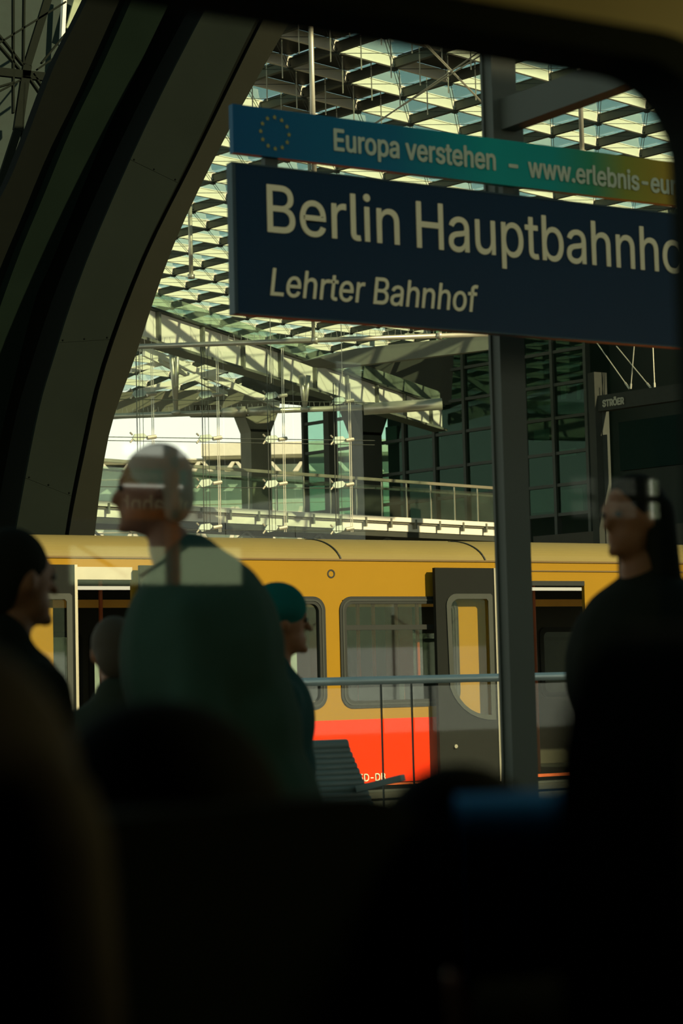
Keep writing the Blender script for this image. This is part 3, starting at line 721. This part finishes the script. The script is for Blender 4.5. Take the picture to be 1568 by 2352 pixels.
for top1, top2, bot in (((390, 778), (407, 772), (404, 948)), ((690, 862), (708, 862), (700, 940))):
    t_ = empty('v_strut', WD(*bot, 55), 'pale V shaped strut standing on the lower tube, ' + ('left' if bot[0] < 500 else 'right') + ' one of the two', 'strut')
    for q_ in (top1, top2): MB().tube(WD(*bot, 55), WD(*q_, 55), .05, .065, n=10).build('strut', TUBE, t_, smooth=True)
    MB().ball(WD(*bot, 55), .13, .13, .08).build('foot', TUBE, t_, smooth=True)

# ------------------------------------------------------------------ cable facade with glass clamps
aF = radians(85); FD = Vector((sin(aF), cos(aF), 0)); FN = Vector((-cos(aF), sin(aF), 0)); cF = WD(500, 1000, 46).dot(FN)
def WF(px, py): d = ray(px, py); return C0+d*((cF-C0.dot(FN))/d.dot(FN))
cf = empty('cable_facade', WF(560, 1400), 'clear glass facade hung on steel cables with butterfly clamps', 'facade')
cf.location.z = 3; ORG[cf].z = 3
for k, (px, off) in enumerate(((322, 20), (472, 20), (622, 22), (775, 22))):
    for y in (905, 1005, 1108, 1210):
        if px == 775 and y < 950: y = 915
        q = WF(px+k*1.5, y+2*k)
        bt_ = MB(); w_ = .19
        bt_.prism([q+FD*x_+Vector((0, 0, z_)) for x_, z_ in ((-w_, -.02), (-w_+.06, .07), (w_*.5, .10), (w_*.9, .04), (w_*.55, -.04), (-w_+.08, -.09))], FN*.03)
        b_ = bt_.build('clamp_plate', mat('clamp_glassy', (.55, .66, .58), .3), cf)
        MB().tube(q+FD*(w_*.9), q+FD*(w_*.9+.22)+Vector((0, 0, .04)), .045, n=8).tube(q+FD*(-w_)+Vector((0, 0, .05)), q+FD*(-w_-.06)+Vector((0, 0, .10)), .02, n=6).tube(q+FD*(-w_)+Vector((0, 0, -.05)), q+FD*(-w_-.06)+Vector((0, 0, -.12)), .02, n=6).build('bolt', TUBE, cf)
    for dx, r_, m in ((-10, .012, DKIRON), (-4, .007, DKIRON), (4, .007, DKIRON), (24, .010, TUBE), (28, .010, TUBE)):
        a_, b_ = WF(px+dx, 800 if px < 700 else 880), WF(px+dx+7, 1222); MB().tube(a_, b_, r_, n=5).build('cable', m, cf)
for px in (322, 623, 786):
    a_ = WF(px, 880); MB().tube(a_, Vector((a_.x, a_.y, ZRF-.1)), .010, n=5).build('cable', TUBE, cf)
for y1, y2 in ((916, 925), (1003, 1012), (1011, 1022), (1118, 1122), (1216, 1220)):
    MB().tube(WF(205, y1), WF(860, y2), .009, n=5).build('cable', DKIRON, cf)
for px, y0_ in ((208, 1005), (345, 1222),): pass
a_, b_ = WF(200, 960), WF(850, 960)
for k in range(4):
    p1 = WF(200+k*160, 1225); p2 = WF(352+k*160, 965)
    MB().box((0, 0, 0), (0.001, .001, .001)) if 0 else None
    mb = MB().prism([Vector((p1.x, p1.y, 4.3)), Vector((p2.x, p2.y, 4.3)), Vector((p2.x, p2.y, 9.6)), Vector((p1.x, p1.y, 9.6))], FN*.012); mb.build('pane', GLC, cf)

# ------------------------------------------------------------------ footbridge
vB = WD(700, 1178, 59).dot(VD)
def bp(px, py): return WV(px, py, vB)
uA, uB = bp(150, 1160).dot(UD), bp(1150, 1215).dot(UD)
zD = bp(700, 1178).z; zH = bp(700, 1090).z
br = empty('footbridge', UD*((uA+uB)/2)+VD*vB+Vector((0, 0, zD-.5)), 'cream edged footbridge with glass parapet above the train roof', 'bridge')
def B3(u, z, dv=0): return UD*u+VD*(vB+dv)+Vector((0, 0, z))
def bbar(z, dv, wd, ht, m, name, a_=None, b_=None, label=None): return MB().bar(B3(a_ or uA, z, dv), B3(b_ or uB, z, dv), wd, ht).build(name, m, br, label=label)
bbar(zD-.05, 0, .12, .13, CREAM, 'edge_beam'); bbar(zD-.27, .12, .1, .24, CREAM, 'edge_beam'); bbar(zD-.14, 1.2, 2.4, .05, CONC, 'deck')
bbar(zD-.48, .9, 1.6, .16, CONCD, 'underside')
bbar(zH, 0, .10, .085, ALU, 'handrail'); bbar(zH-.22, .25, .05, .06, DKIRON, 'lower_rail')
n_ = 16
for k in range(n_+1):
    u = uA+(uB-uA)*k/n_
    MB().bar(B3(u, zD), B3(u, zH), .03, .03, VD).build('post', ALU, br)
    MB().obox(B3(u+.3, zD-.17, -.03), UD*.03, VD*.06, Vector((0, 0, .14))).build('bracket', GRIRON, br)
    if k < n_: MB().obox(B3(u+(uB-uA)/n_/2, (zD+zH)/2-.06, .02), UD*((uB-uA)/n_/2-.03), VD*.006, Vector((0, 0, (zH-zD)/2-.1))).build('pane', glass('parapet_glass', (.62, .80, .70), .05, .05), br)
for k in range(6):
    u = uA+(uB-uA)*(k+.3)/6; MB().bar(B3(u, zD-.5, .4), B3(u+1.5, zD-1.5, .4), .06, .06).bar(B3(u+3.0, zD-.5, .4), B3(u+1.5, zD-1.5, .4), .06, .06).build('brace', GRIRON, br)

# ------------------------------------------------------------------ green glass facade to the right
uF = 51.0
def fp(px, py): return WU(px, py, uF)
fc = empty('glass_facade', fp(1000, 1200), 'tall green glass facade with dark mullions receding behind the grey post', 'facade')
fc.location.z = -.3; ORG[fc].z = -.3
vpx = [700, 752, 813, 868, 930, 1000, 1070, 1140, 1205, 1275, 1352]
vv = [fp(px, 1000).dot(VD) for px in vpx]
zz_ = [fp(701, y).z for y in (1240, 1180, 1115, 1043, 975, 908, 850)]
zz_ += [zz_[-1]+.95, zz_[-1]+1.9]
for k, v_ in enumerate(vv):
    ztop = zz_[-1] if k > 4 else zz_[5]
    MB().obox(UD*uF+VD*v_+Vector((0, 0, (ztop-.3)/2)), UD*.12, VD*.055, Vector((0, 0, (ztop+.3)/2))).build('mullion', DKIRON, fc)
for k, z in enumerate(zz_):
    v_hi = vv[0] if k < 6 else vv[5]
    MB().obox(UD*uF+VD*((vv[-1]+v_hi)/2)+Vector((0, 0, z)), UD*.08, VD*(abs(vv[-1]-v_hi)/2), Vector((0, 0, .05))).build('transom', DKIRON, fc)
for a_ in range(len(vv)-1):
    for b_ in range(len(zz_)-1):
        if b_ >= 5 and a_ < 5: continue
        c_ = UD*uF+VD*((vv[a_]+vv[a_+1])/2)+Vector((0, 0, (zz_[b_]+zz_[b_+1])/2))
        MB().obox(c_, UD*.012, VD*(abs(vv[a_]-vv[a_+1])/2-.055), Vector((0, 0, (zz_[b_+1]-zz_[b_])/2-.05))).build('pane', GLT, fc)
# block behind the right hand part of the facade
blk = empty('inner_block', UD*(uF+8)+VD*44, 'dark building core behind the green glass facade', 'building')
DKG = mat('dark_green_render', (.007, .018, .013), .8, 0, .5, .8)
v0_, v1_ = fp(905, 1000).dot(VD), fp(1700, 1000).dot(VD)
c0_, c1_ = WU(890, 1000, uF+3).dot(VD), vv[-1]-.1
MB().prism([UD*(uF+3)+VD*c0_, UD*(uF+3)+VD*c1_, UD*(uF+12)+VD*c1_, UD*(uF+12)+VD*c0_], (0, 0, 17)).build('wall', DKG, blk)
PBL = mat('pale_blind2', (.07, .11, .075), .7, 0, .4, 1)
for x_, y_, w_, h_ in ((930, 860, 40, 14), (1000, 985, 26, 60), (1060, 1130, 30, 46), (1110, 1140, 24, 40), (900, 1000, 26, 50), (1300, 845, 66, 26), (1250, 1150, 60, 60), (1315, 1150, 50, 60), (1245, 1000, 36, 30), (1300, 1040, 50, 18), (1295, 895, 12, 50), (1330, 900, 8, 40)):
    q = WU(x_, y_, uF+2.9); wv = abs(WU(x_+w_, y_, uF+2.9).dot(VD)-q.dot(VD))/2; hh = h_/F*62/2
    MB().obox(q, UD*.04, VD*wv, Vector((0, 0, hh))).build('window_panel', PBL, blk)
# columns far behind
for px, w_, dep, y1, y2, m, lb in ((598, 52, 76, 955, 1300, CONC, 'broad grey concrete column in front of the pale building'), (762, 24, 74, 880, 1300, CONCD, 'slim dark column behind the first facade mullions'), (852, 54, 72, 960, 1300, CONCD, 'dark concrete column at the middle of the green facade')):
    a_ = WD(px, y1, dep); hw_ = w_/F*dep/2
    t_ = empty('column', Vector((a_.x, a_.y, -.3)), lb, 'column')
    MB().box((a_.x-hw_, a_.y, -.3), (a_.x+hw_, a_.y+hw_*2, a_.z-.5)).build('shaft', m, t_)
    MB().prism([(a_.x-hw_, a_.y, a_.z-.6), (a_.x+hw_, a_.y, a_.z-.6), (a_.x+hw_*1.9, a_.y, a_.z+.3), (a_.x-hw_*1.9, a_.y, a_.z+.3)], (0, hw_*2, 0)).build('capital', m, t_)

# ------------------------------------------------------------------ pale building beyond
YW2 = 118
def wp(px, py): return WD(px, py, YW2)
wbd = empty('pale_building', wp(620, 1250), 'pale sunlit building with slanted white window piers beyond the station', 'building')
wbd.location.z = -.3; ORG[wbd].z = -.3
XD = Vector((RV.x, RV.y, 0)).normalized(); ND = Vector((-XD.y, XD.x, 0))
def wbar(x0_, x1_, y0_, y1_, off, m, name, th=.6, z0_=None):
    a_, b_ = wp(x0_, y1_), wp(x1_, y0_)
    z1_, z2_ = (a_.z if z0_ is None else z0_), b_.z
    A_ = Vector((a_.x, a_.y, z1_)); 
    B_ = A_+XD*((x1_-x0_)/F*YW2)
    MB().prism([A_-ND*off, B_-ND*off, B_-ND*off+Vector((0, 0, z2_-z1_)), A_-ND*off+Vector((0, 0, z2_-z1_))], ND*th).build(name, m, wbd)
WGL = mat('far_window', (.42, .52, .46), .3)
wbar(180, 1100, 1052, 1400, 0, WGL, 'wall', 6, -.3)
wbar(465, 1100, 1008, 1052, 1.0, WHT, 'roof_slab', 8)
wbar(180, 470, 1056, 1066, .8, WHT, 'roof_slab', 8)
for y in (1084, 1146, 1205, 1265, 1330, 1395): wbar(180, 1100, y, y+22, .8, WHT, 'floor_slab')
for k in range(9):
    x_ = 205+k*78
    for y in (1066, 1168, 1227, 1290):
        a_, b_, c_, d_ = wp(x_, y+40 if y > 1100 else y+18), wp(x_+16, y-3), wp(x_+24, y-3), wp(x_+12, y+40 if y > 1100 else y+18)
        MB().prism([p_-ND*.7 for p_ in (a_, b_, c_, d_)], ND*.5).build('slanted_pier', WHT, wbd)
        a_, b_, c_, d_ = wp(x_+40, y+40 if y > 1100 else y+18), wp(x_+24, y-3), wp(x_+32, y-3), wp(x_+52, y+40 if y > 1100 else y+18)
        MB().prism([p_-ND*.7 for p_ in (a_, b_, c_, d_)], ND*.5).build('slanted_pier', WHT, wbd)

# ------------------------------------------------------------------ advertising screen on the right
ad = empty('advert_screen', WD(1450, 1240, 50), 'large dark advertising screen under a grey beam lettered STRÖER at the right', 'billboard')
def adp(px, py): return WU(px, py, uF-5.5)
A_, B_ = adp(1357, 931), adp(1640, 899)
GB = mat('grey_beam_paint', (.045, .050, .045), .8, spec=.05)
bz_ = A_.z; A_ = Vector((A_.x, A_.y, bz_)); B_ = Vector((B_.x, B_.y, bz_)); hB_ = (adp(1357, 913).z-adp(1357, 949).z)
MB().bar(A_, B_, .25, hB_).build('beam', GB, ad)
c_ = adp(1383, 1000); MB().box((c_.x-.22, c_.y, -.3), (c_.x+.22, c_.y+.3, bz_+.9)).build('column', GB, ad)
c_ = adp(1412, 1000); MB().box((c_.x-.12, c_.y+.4, -.3), (c_.x+.12, c_.y+.6, bz_-.2)).build('column', DKIRON, ad)
s1, s2 = adp(1420, 970), adp(1660, 970); zb1 = adp(1420, 1082).z
MB().prism([Vector((s1.x, s1.y, zb1)), Vector((s2.x, s2.y, zb1)), Vector((s2.x, s2.y, s1.z)), Vector((s1.x, s1.y, s1.z))], UD*.2).build('screen', mat('dark_screen', (.003, .014, .012), .7, spec=.05), ad)
dirb = (B_-A_).normalized(); nb = -UD
o_ = adp(1392, 929)
lettering('STRÖER', Vector((o_.x, o_.y, bz_-hB_*.26))-UD*.16, dirb, Vector((0, 0, 1)), hB_*.40, (adp(1440, 920)-adp(1392, 929)).length, mat('print_grey', (.35, .35, .28), .5), ad, bold=.04)
for a_, b_ in (((1365, 780), (1445, 893)), ((1415, 795), (1495, 892)), ((1456, 795), (1448, 893)), ((1499, 798), (1503, 890))):
    p1, p2 = WU(*a_, uF-5.3), WU(*b_, uF-5.3); MB().tube(p1, p2, .014, n=5).build('stay_cable', TUBE, ad)
    MB().tube(p2, p2.lerp(p1, .12), .03, n=6).build('turnbuckle', TUBE, ad)
# dark volume behind, right side
rb = MB().prism([UD*(uF+1)+VD*20, UD*(uF+1)+VD*(vv[-1]-.15), UD*(uF+12)+VD*(vv[-1]-.15), UD*(uF+12)+VD*20], (0, 0, 17)).build('side_block', mat('side_block_wall', (.012, .020, .016), .7)); tag(rb, 'dark building wall behind the advertising screen at the right edge', 'building')
bw = MB().prism([UD*(uF-.4)+VD*25+Vector((0, 0, -.3)), UD*(uF-.4)+VD*(fp(1235, 1000).dot(VD))+Vector((0, 0, -.3)), UD*(uF-.1)+VD*(fp(1235, 1000).dot(VD))+Vector((0, 0, -.3)), UD*(uF-.1)+VD*25+Vector((0, 0, -.3))], (0, 0, fp(1300, 1228).z+.3)).build('plinth_wall', mat('plinth', (.05, .05, .042), .7)); tag(bw, 'grey plinth wall below the glass facade right of the post', 'wall')

# ================================================================== PEOPLE
def capsule(mb, p_, q_, r1_, r2_, n=10):
    mb.tube(p_, q_, r1_, r2_, n); mb.ball(p_, r1_, n=n, m=6); mb.ball(q_, r2_, n=n, m=6)
def remeshed(mb, name, m, parent, vox, smooth=6, kind=None, label=None):
    o = mb.build(name, m, parent)
    md = o.modifiers.new('r', 'REMESH'); md.mode = 'VOXEL'; md.voxel_size = vox; md.use_smooth_shade = True
    s_ = o.modifiers.new('s', 'SMOOTH'); s_.factor = .5; s_.iterations = smooth
    if label: o['label'] = label
    return o
def person(loc, H, face, label, coat, trous, hair, coat_label=None, skin=SKIN, lean=0.0, seated=False, long_hair=False, hat=None, head_tilt=0.0, sc=1.0, vox=.010, collar=True, hs=1.0, bulk=0.0, backpack=None, arms='down', zfloor=None):
    """loc: ground point (x, y, z); H: height; face: heading in degrees clockwise from +Y"""
    t_ = empty('person', loc, label, 'person')
    L = Vector(loc); k = H/1.75
    fw = Vector((sin(radians(face)), cos(radians(face)), 0)); rt = Vector((fw.y, -fw.x, 0)); up = Vector((0, 0, 1))
    def P(f_, r_, z_): # forward, right, up (for 1.75 m)
        return L+(fw*(f_+lean*max(0, z_-.9))+rt*r_+up*z_)*k
    dz = -.45 if seated else 0
    if seated: hip_z = .47
    else: hip_z = .92
    sh = hip_z+.50
    nk = sh+.06; hc = sh+.235
    body = MB(); ct = MB(); tr_ = MB(); shoes = MB()
    # torso
    def ell(mb, c, a_, b_, h_, ex=0):
        R = Matrix((rt, fw, up)).transposed(); mb.ball(c, (a_+ex)*k, (b_+ex)*k, (h_+ex)*k, 14, 9, R)
    ell(body, P(0, 0, hip_z+.03), .165, .12, .15); ell(body, P(.0, 0, hip_z+.20), .150, .11, .18); ell(body, P(0, 0, hip_z+.38), .175, .115, .19)
    capsule(body, P(0, -.13, sh-.03), P(0, .13, sh-.03), .06*k, .06*k)
    capsule(body, P(0, 0, sh-.02), P(.02, 0, hc-.10), .058*k, .052*k)
    hd = P(.035, 0, hc)
    R = Matrix((rt, fw, up)).transposed()
    kh = k*hs; hd = hd+up*(1-hs)*.10*k
    body.ball(hd+up*.02*kh, .074*kh, .094*kh, .105*kh, 16, 12, R)
    body.ball(hd+(fw*.03-up*.055)*kh, .056*kh, .062*kh, .062*kh, 12, 8, R)          # jaw
    body.ball(hd+(fw*.083-up*.095)*kh, .022*kh, .02*kh, .02*kh, 8, 6)               # chin
    capsule(body, hd+(fw*.090+up*.018)*kh, hd+(fw*.112-up*.022)*kh, .009*kh, .014*kh, 8)  # nose
    body.ball(hd+(fw*.088-up*.058)*kh, .024*kh, .012*kh, .009*kh, 8, 6, R)          # lips
    capsule(body, hd+(fw*.086+rt*-.035+up*.030)*kh, hd+(fw*.086+rt*.035+up*.030)*kh, .011*kh, .011*kh, 8)
    for s_ in (-1, 1): body.ball(hd+(rt*.076*s_-fw*.005+up*.0)*kh, .010*kh, .018*kh, .032*kh, 8, 6, R)
    legs = []
    for s_ in (-1, 1):
        hp = P(0, .09*s_, hip_z)
        if seated: kn = P(.44, .11*s_, .50); an = P(.46, .11*s_, .08)
        else: kn = P(.02+.05*s_*(arms == 'walk'), .095*s_, .49); an = P(-.02-.14*s_*(arms == 'walk'), .10*s_, .09)
        toe = an+(fw*.17-up*.045)*k
        for mb, ex in ((body, 0), (tr_, .018)):
            capsule(mb, hp, kn, (.082+ex)*k, (.058+ex)*k); capsule(mb, kn, an+up*.02, (.056+ex)*k, (.038+ex*1.3)*k)
        capsule(body, an, toe, .035*k, .03*k); capsule(shoes, an-up*.02*k-fw*.03*k, toe-up*.005, .045*k, .040*k)
        # arm
        s0 = P(0, .185*s_, sh-.04)
        if arms == 'bag': el_ = P(-.02, .25*s_, sh-.31); wr = P(.18, .20*s_, sh-.34)
        elif arms == 'walk': el_ = P(-.04-.08*s_, .25*s_, sh-.32); wr = P(.05-.10*s_, .25*s_, sh-.56)
        elif seated: el_ = P(.03, .24*s_, sh-.31); wr = P(.25, .15*s_, sh-.34)
        else: el_ = P(-.03, .24*s_, sh-.32); wr = P(.04, .25*s_, sh-.57)
        capsule(body, s0, el_, .046*k, .038*k); capsule(body, el_, wr, .037*k, .027*k)
        capsule(ct, s0, el_, .068*k, .058*k); capsule(ct, el_, wr-(wr-el_).normalized()*.02, .056*k, .045*k)
        hdv = (wr-el_).normalized(); side = rt*s_; pl = hdv.cross(side).normalized(); side = pl.cross(hdv).normalized()
        pc_ = wr+hdv*.045*k
        RH = Matrix((pl, side, hdv)).transposed()
        body.ball(pc_, .040*k, .016*k, .05*k, 10, 7, RH)
        for fi, (o2, ln) in enumerate(((-.030, .066), (-.010, .076), (.010, .072), (.029, .056))):
            b0 = pc_+pl*o2*k+hdv*.035*k; m0 = b0+(hdv*ln*.55-side*.008)*k; e0 = m0+(hdv*ln*.40-side*.022)*k
            capsule(body, b0, m0, .0088*k, .0082*k, 6); capsule(body, m0, e0, .0082*k, .0072*k, 6)
        b0 = pc_+pl*(-.034)*k-hdv*.02*k; m0 = b0+(-pl*.022+hdv*.028-side*.008)*k; e0 = m0+(-pl*.004+hdv*.026-side*.010)*k
        capsule(body, b0, m0, .0105*k, .0095*k, 6); capsule(body, m0, e0, .0095*k, .008*k, 6)
    ex = .035+bulk
    ell(ct, P(0, 0, hip_z+.02), .175, .13, .16, ex); ell(ct, P(0, 0, hip_z+.20), .155, .12, .18, ex); ell(ct, P(0, 0, hip_z+.38), .185, .12, .18, ex)
    capsule(ct, P(-.01, -.15, sh-.035), P(-.01, .15, sh-.035), .078*k, .078*k)
    if collar: capsule(ct, P(-.01, 0, sh-.01), P(-.015, 0, sh+.085), .105*k, .082*k, 12)
    ell(tr_, P(0, 0, hip_z-.02), .16, .12, .13, .02)
    remeshed(body, 'body', skin, t_, vox*k if vox > .008 else vox, 3)
    remeshed(ct, 'coat', coat, t_, .018, 8, label=coat_label)
    remeshed(tr_, 'trousers', trous, t_, .018, 6); remeshed(shoes, 'shoes', BLACK, t_, .014, 4)
    # hair: cap over the skull
    hr = MB(); R = Matrix((rt, fw, up)).transposed()
    hr.ball(hd+(-fw*.014+up*.040)*kh, .083*kh, .098*kh, .098*kh, 16, 12, R)
    hr.ball(hd+(-fw*.055-up*.005)*kh, .070*kh, .058*kh, .085*kh, 14, 9, R)
    if long_hair:
        for s_ in (-1, 0, 1): capsule(hr, hd+(-fw*.045+rt*.055*s_+up*.02)*kh, hd+(-fw*.06+rt*.075*s_-up*.26)*kh, .052*kh, .045*kh)
    h_ = remeshed(hr, 'hair', hair, t_, .009, 4)
    # eyes
    for s_ in (-1, 1): MB().ball(hd+(fw*.0875+rt*.030*s_+up*.012)*kh, .0105*kh, n=8, m=6).build('eye', mat('eye_dark', (.02, .015, .01), .2), t_, smooth=True)
    if hat:
        ht_ = MB(); ht_.ball(hd+(-fw*.012+up*.058)*kh, .096*kh, .112*kh, .10*kh, 18, 12, R); ht_.tube(hd+(up*.028-fw*.012)*kh, hd+(up*.068-fw*.012)*kh, .102*kh, .104*kh, 16)
        remeshed(ht_, 'hat', hat, t_, .010, 4)
    if backpack:
        bp_ = MB(); ell(bp_, P(-.22, 0, sh-.20), .14, .10, .23); remeshed(bp_, 'backpack', backpack, t_, .018, 6)
    return t_
def under(px, py, dep, zf, htop):
    """ground point of a figure whose head top shows at px, py and lies at depth dep"""
    q = WD(px, py, dep); return (q.x, q.y, zf), q.z-zf
GREYH = mat('grey_hair', (.26, .23, .18), .8); DARKH = mat('dark_hair', (.004, .0045, .003), .8, spec=.05)
CO1 = mat('coat_dark_green', (.024, .052, .036), .9, spec=.1); CO2 = mat('coat_teal', (.004, .034, .033), .9, spec=.1); CO3 = mat('coat_olive', (.02, .025, .016), .9, spec=.1)
TRD = mat('trousers_black', (.006, .008, .007), .9, spec=.1); CBK = mat('coat_black', (.0025, .004, .0025), .9, spec=.08)
NAVB = mat('scarf_navy', (.008, .016, .040), .9)
def put(px, py, dep, zf, **kw):
    loc, h = under(px, py, dep, zf, 0); kw['H'] = h/(1.79/1.75)*kw.pop('hk', 1.0)
    return person(loc, **kw)
put(535, 1008, 5.0, ZP, face=-62, label='man with short grey hair in dark high-collared coat walking left outside the window', coat=CO1, trous=TRD, hair=GREYH, lean=.19, arms='walk', bulk=.035, hs=.82, coat_label='dark green coat')
put(1475, 1084, 5.3, ZP, face=-95, hs=.84, bulk=.03, label='woman with long dark hair in dark coat at the right outside the window', coat=CBK, trous=TRD, hair=DARKH, long_hair=True, arms='down')
put(622, 1350, 7.2, ZP, face=105, label='person in teal knitted hat and teal coat behind the man, facing right', coat=CO2, trous=TRD, hair=DARKH, hat=mat('hat_teal', (.003, .085, .075), .95, spec=.05), arms='down')
put(262, 1415, 6.4, ZP, face=20, label='person with short brown hair in olive coat left of the walking man', coat=CO3, trous=TRD, hair=mat('brown_hair', (.05, .035, .02), .8), arms='down')
put(8, 1212, 5.0, ZP, face=80, label='person with dark hair in dark coat at the far left edge outside', coat=CBK, trous=TRD, hair=DARKH, arms='bag')
# passengers inside the carriage
seat_mat = mat('seat_blue_fabric', (.008, .10, .34), .95, 0, .3, 20, spec=.05)
ZF = 1.0
def passenger(px, py, dep, face, label, coat, hair, **kw):
    q = WD(px, py, dep); H = 1.72; k = H/1.75; top = (.47+.50+.235+.138)*k
    return person((q.x, q.y, q.z-top), H=H, face=face, label=label, coat=coat, trous=TRD, hair=hair, seated=True, **kw)
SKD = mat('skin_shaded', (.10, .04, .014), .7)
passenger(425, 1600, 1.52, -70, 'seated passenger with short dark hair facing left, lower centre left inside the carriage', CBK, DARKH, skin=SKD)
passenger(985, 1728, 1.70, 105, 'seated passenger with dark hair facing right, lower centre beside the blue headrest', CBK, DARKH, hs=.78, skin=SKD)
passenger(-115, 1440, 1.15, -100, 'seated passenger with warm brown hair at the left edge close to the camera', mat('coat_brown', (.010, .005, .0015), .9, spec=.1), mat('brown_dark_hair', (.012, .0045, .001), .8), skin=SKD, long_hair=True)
# seats in the carriage: blue backrest showing right of centre
def seat(px, py, dep, label, m, yaw=0, rest=None):
    q = WD(px, py, dep); t_ = empty('train_seat', (q.x, q.y, ZF), label, 'seat')
    R = Matrix.Rotation(radians(yaw), 3, 'Z'); X = R@Vector((1, 0, 0)); Y = R@Vector((0, 1, 0)); O = Vector((q.x, q.y, 0))
    mb = MB(); pts = rrect(-.23, .23, 1.40, q.z-(.12 if rest else 0), .09, 0, 6); mb.prism([O+X*p_.x+Vector((0, 0, p_.z))-Y*.04 for p_ in pts], Y*.08)
    b_ = mb.build('backrest', m, t_)
    if rest:
        hb = MB(); hb.prism([O+X*p_.x+Vector((0, 0, p_.z))-Y*.05 for p_ in rrect(-.10, .10, q.z-.14, q.z+.004, .035, 0, 6)], Y*.10); hb.build('headrest', rest, t_, label='blue headrest')
    MB().obox(O-Y*.25+Vector((0, 0, 1.42)), X*.23, Y*.24, Vector((0, 0, .05))).build('cushion', m, t_)
    MB().obox(O-Y*.22+Vector((0, 0, 1.19)), X*.05, Y*.15, Vector((0, 0, .19))).build('pedestal', DKW, t_)
    return t_
seat(1192, 1838, 1.62, 'blue fabric train seat backrest seen edge on, low right of centre before the window', mat('seat_dark_fabric', (.004, .006, .005), .95, 0, .3, 20, spec=.05), 57, seat_mat)

seat(440, 1850, 1.42, 'dark train seat backrest between two seated passengers at the bottom centre', mat('seat_dark_fabric', (.004, .006, .005), .95, 0, .3, 20, spec=.05), 20)
seat(1880, 1440, 1.25, 'tall dark train seat backrest at the right edge in front of the window', MATS['seat_dark_fabric'], 20)
# ceiling lamp of the carriage
cl_ = empty('ceiling_lamp', (3.5, .9, 3.25), 'warm ceiling lamp at the far end of the carriage compartment', 'lamp')
MB().box((2.5, .7, 3.215), (4.5, 1.1, 3.25)).build('housing', DKW, cl_)
MB().box((2.53, .73, 3.205), (4.47, 1.07, 3.215)).build('diffuser', mat('lamp_diffuser', (1.0, .90, .38), .5, emit=18.0), cl_)
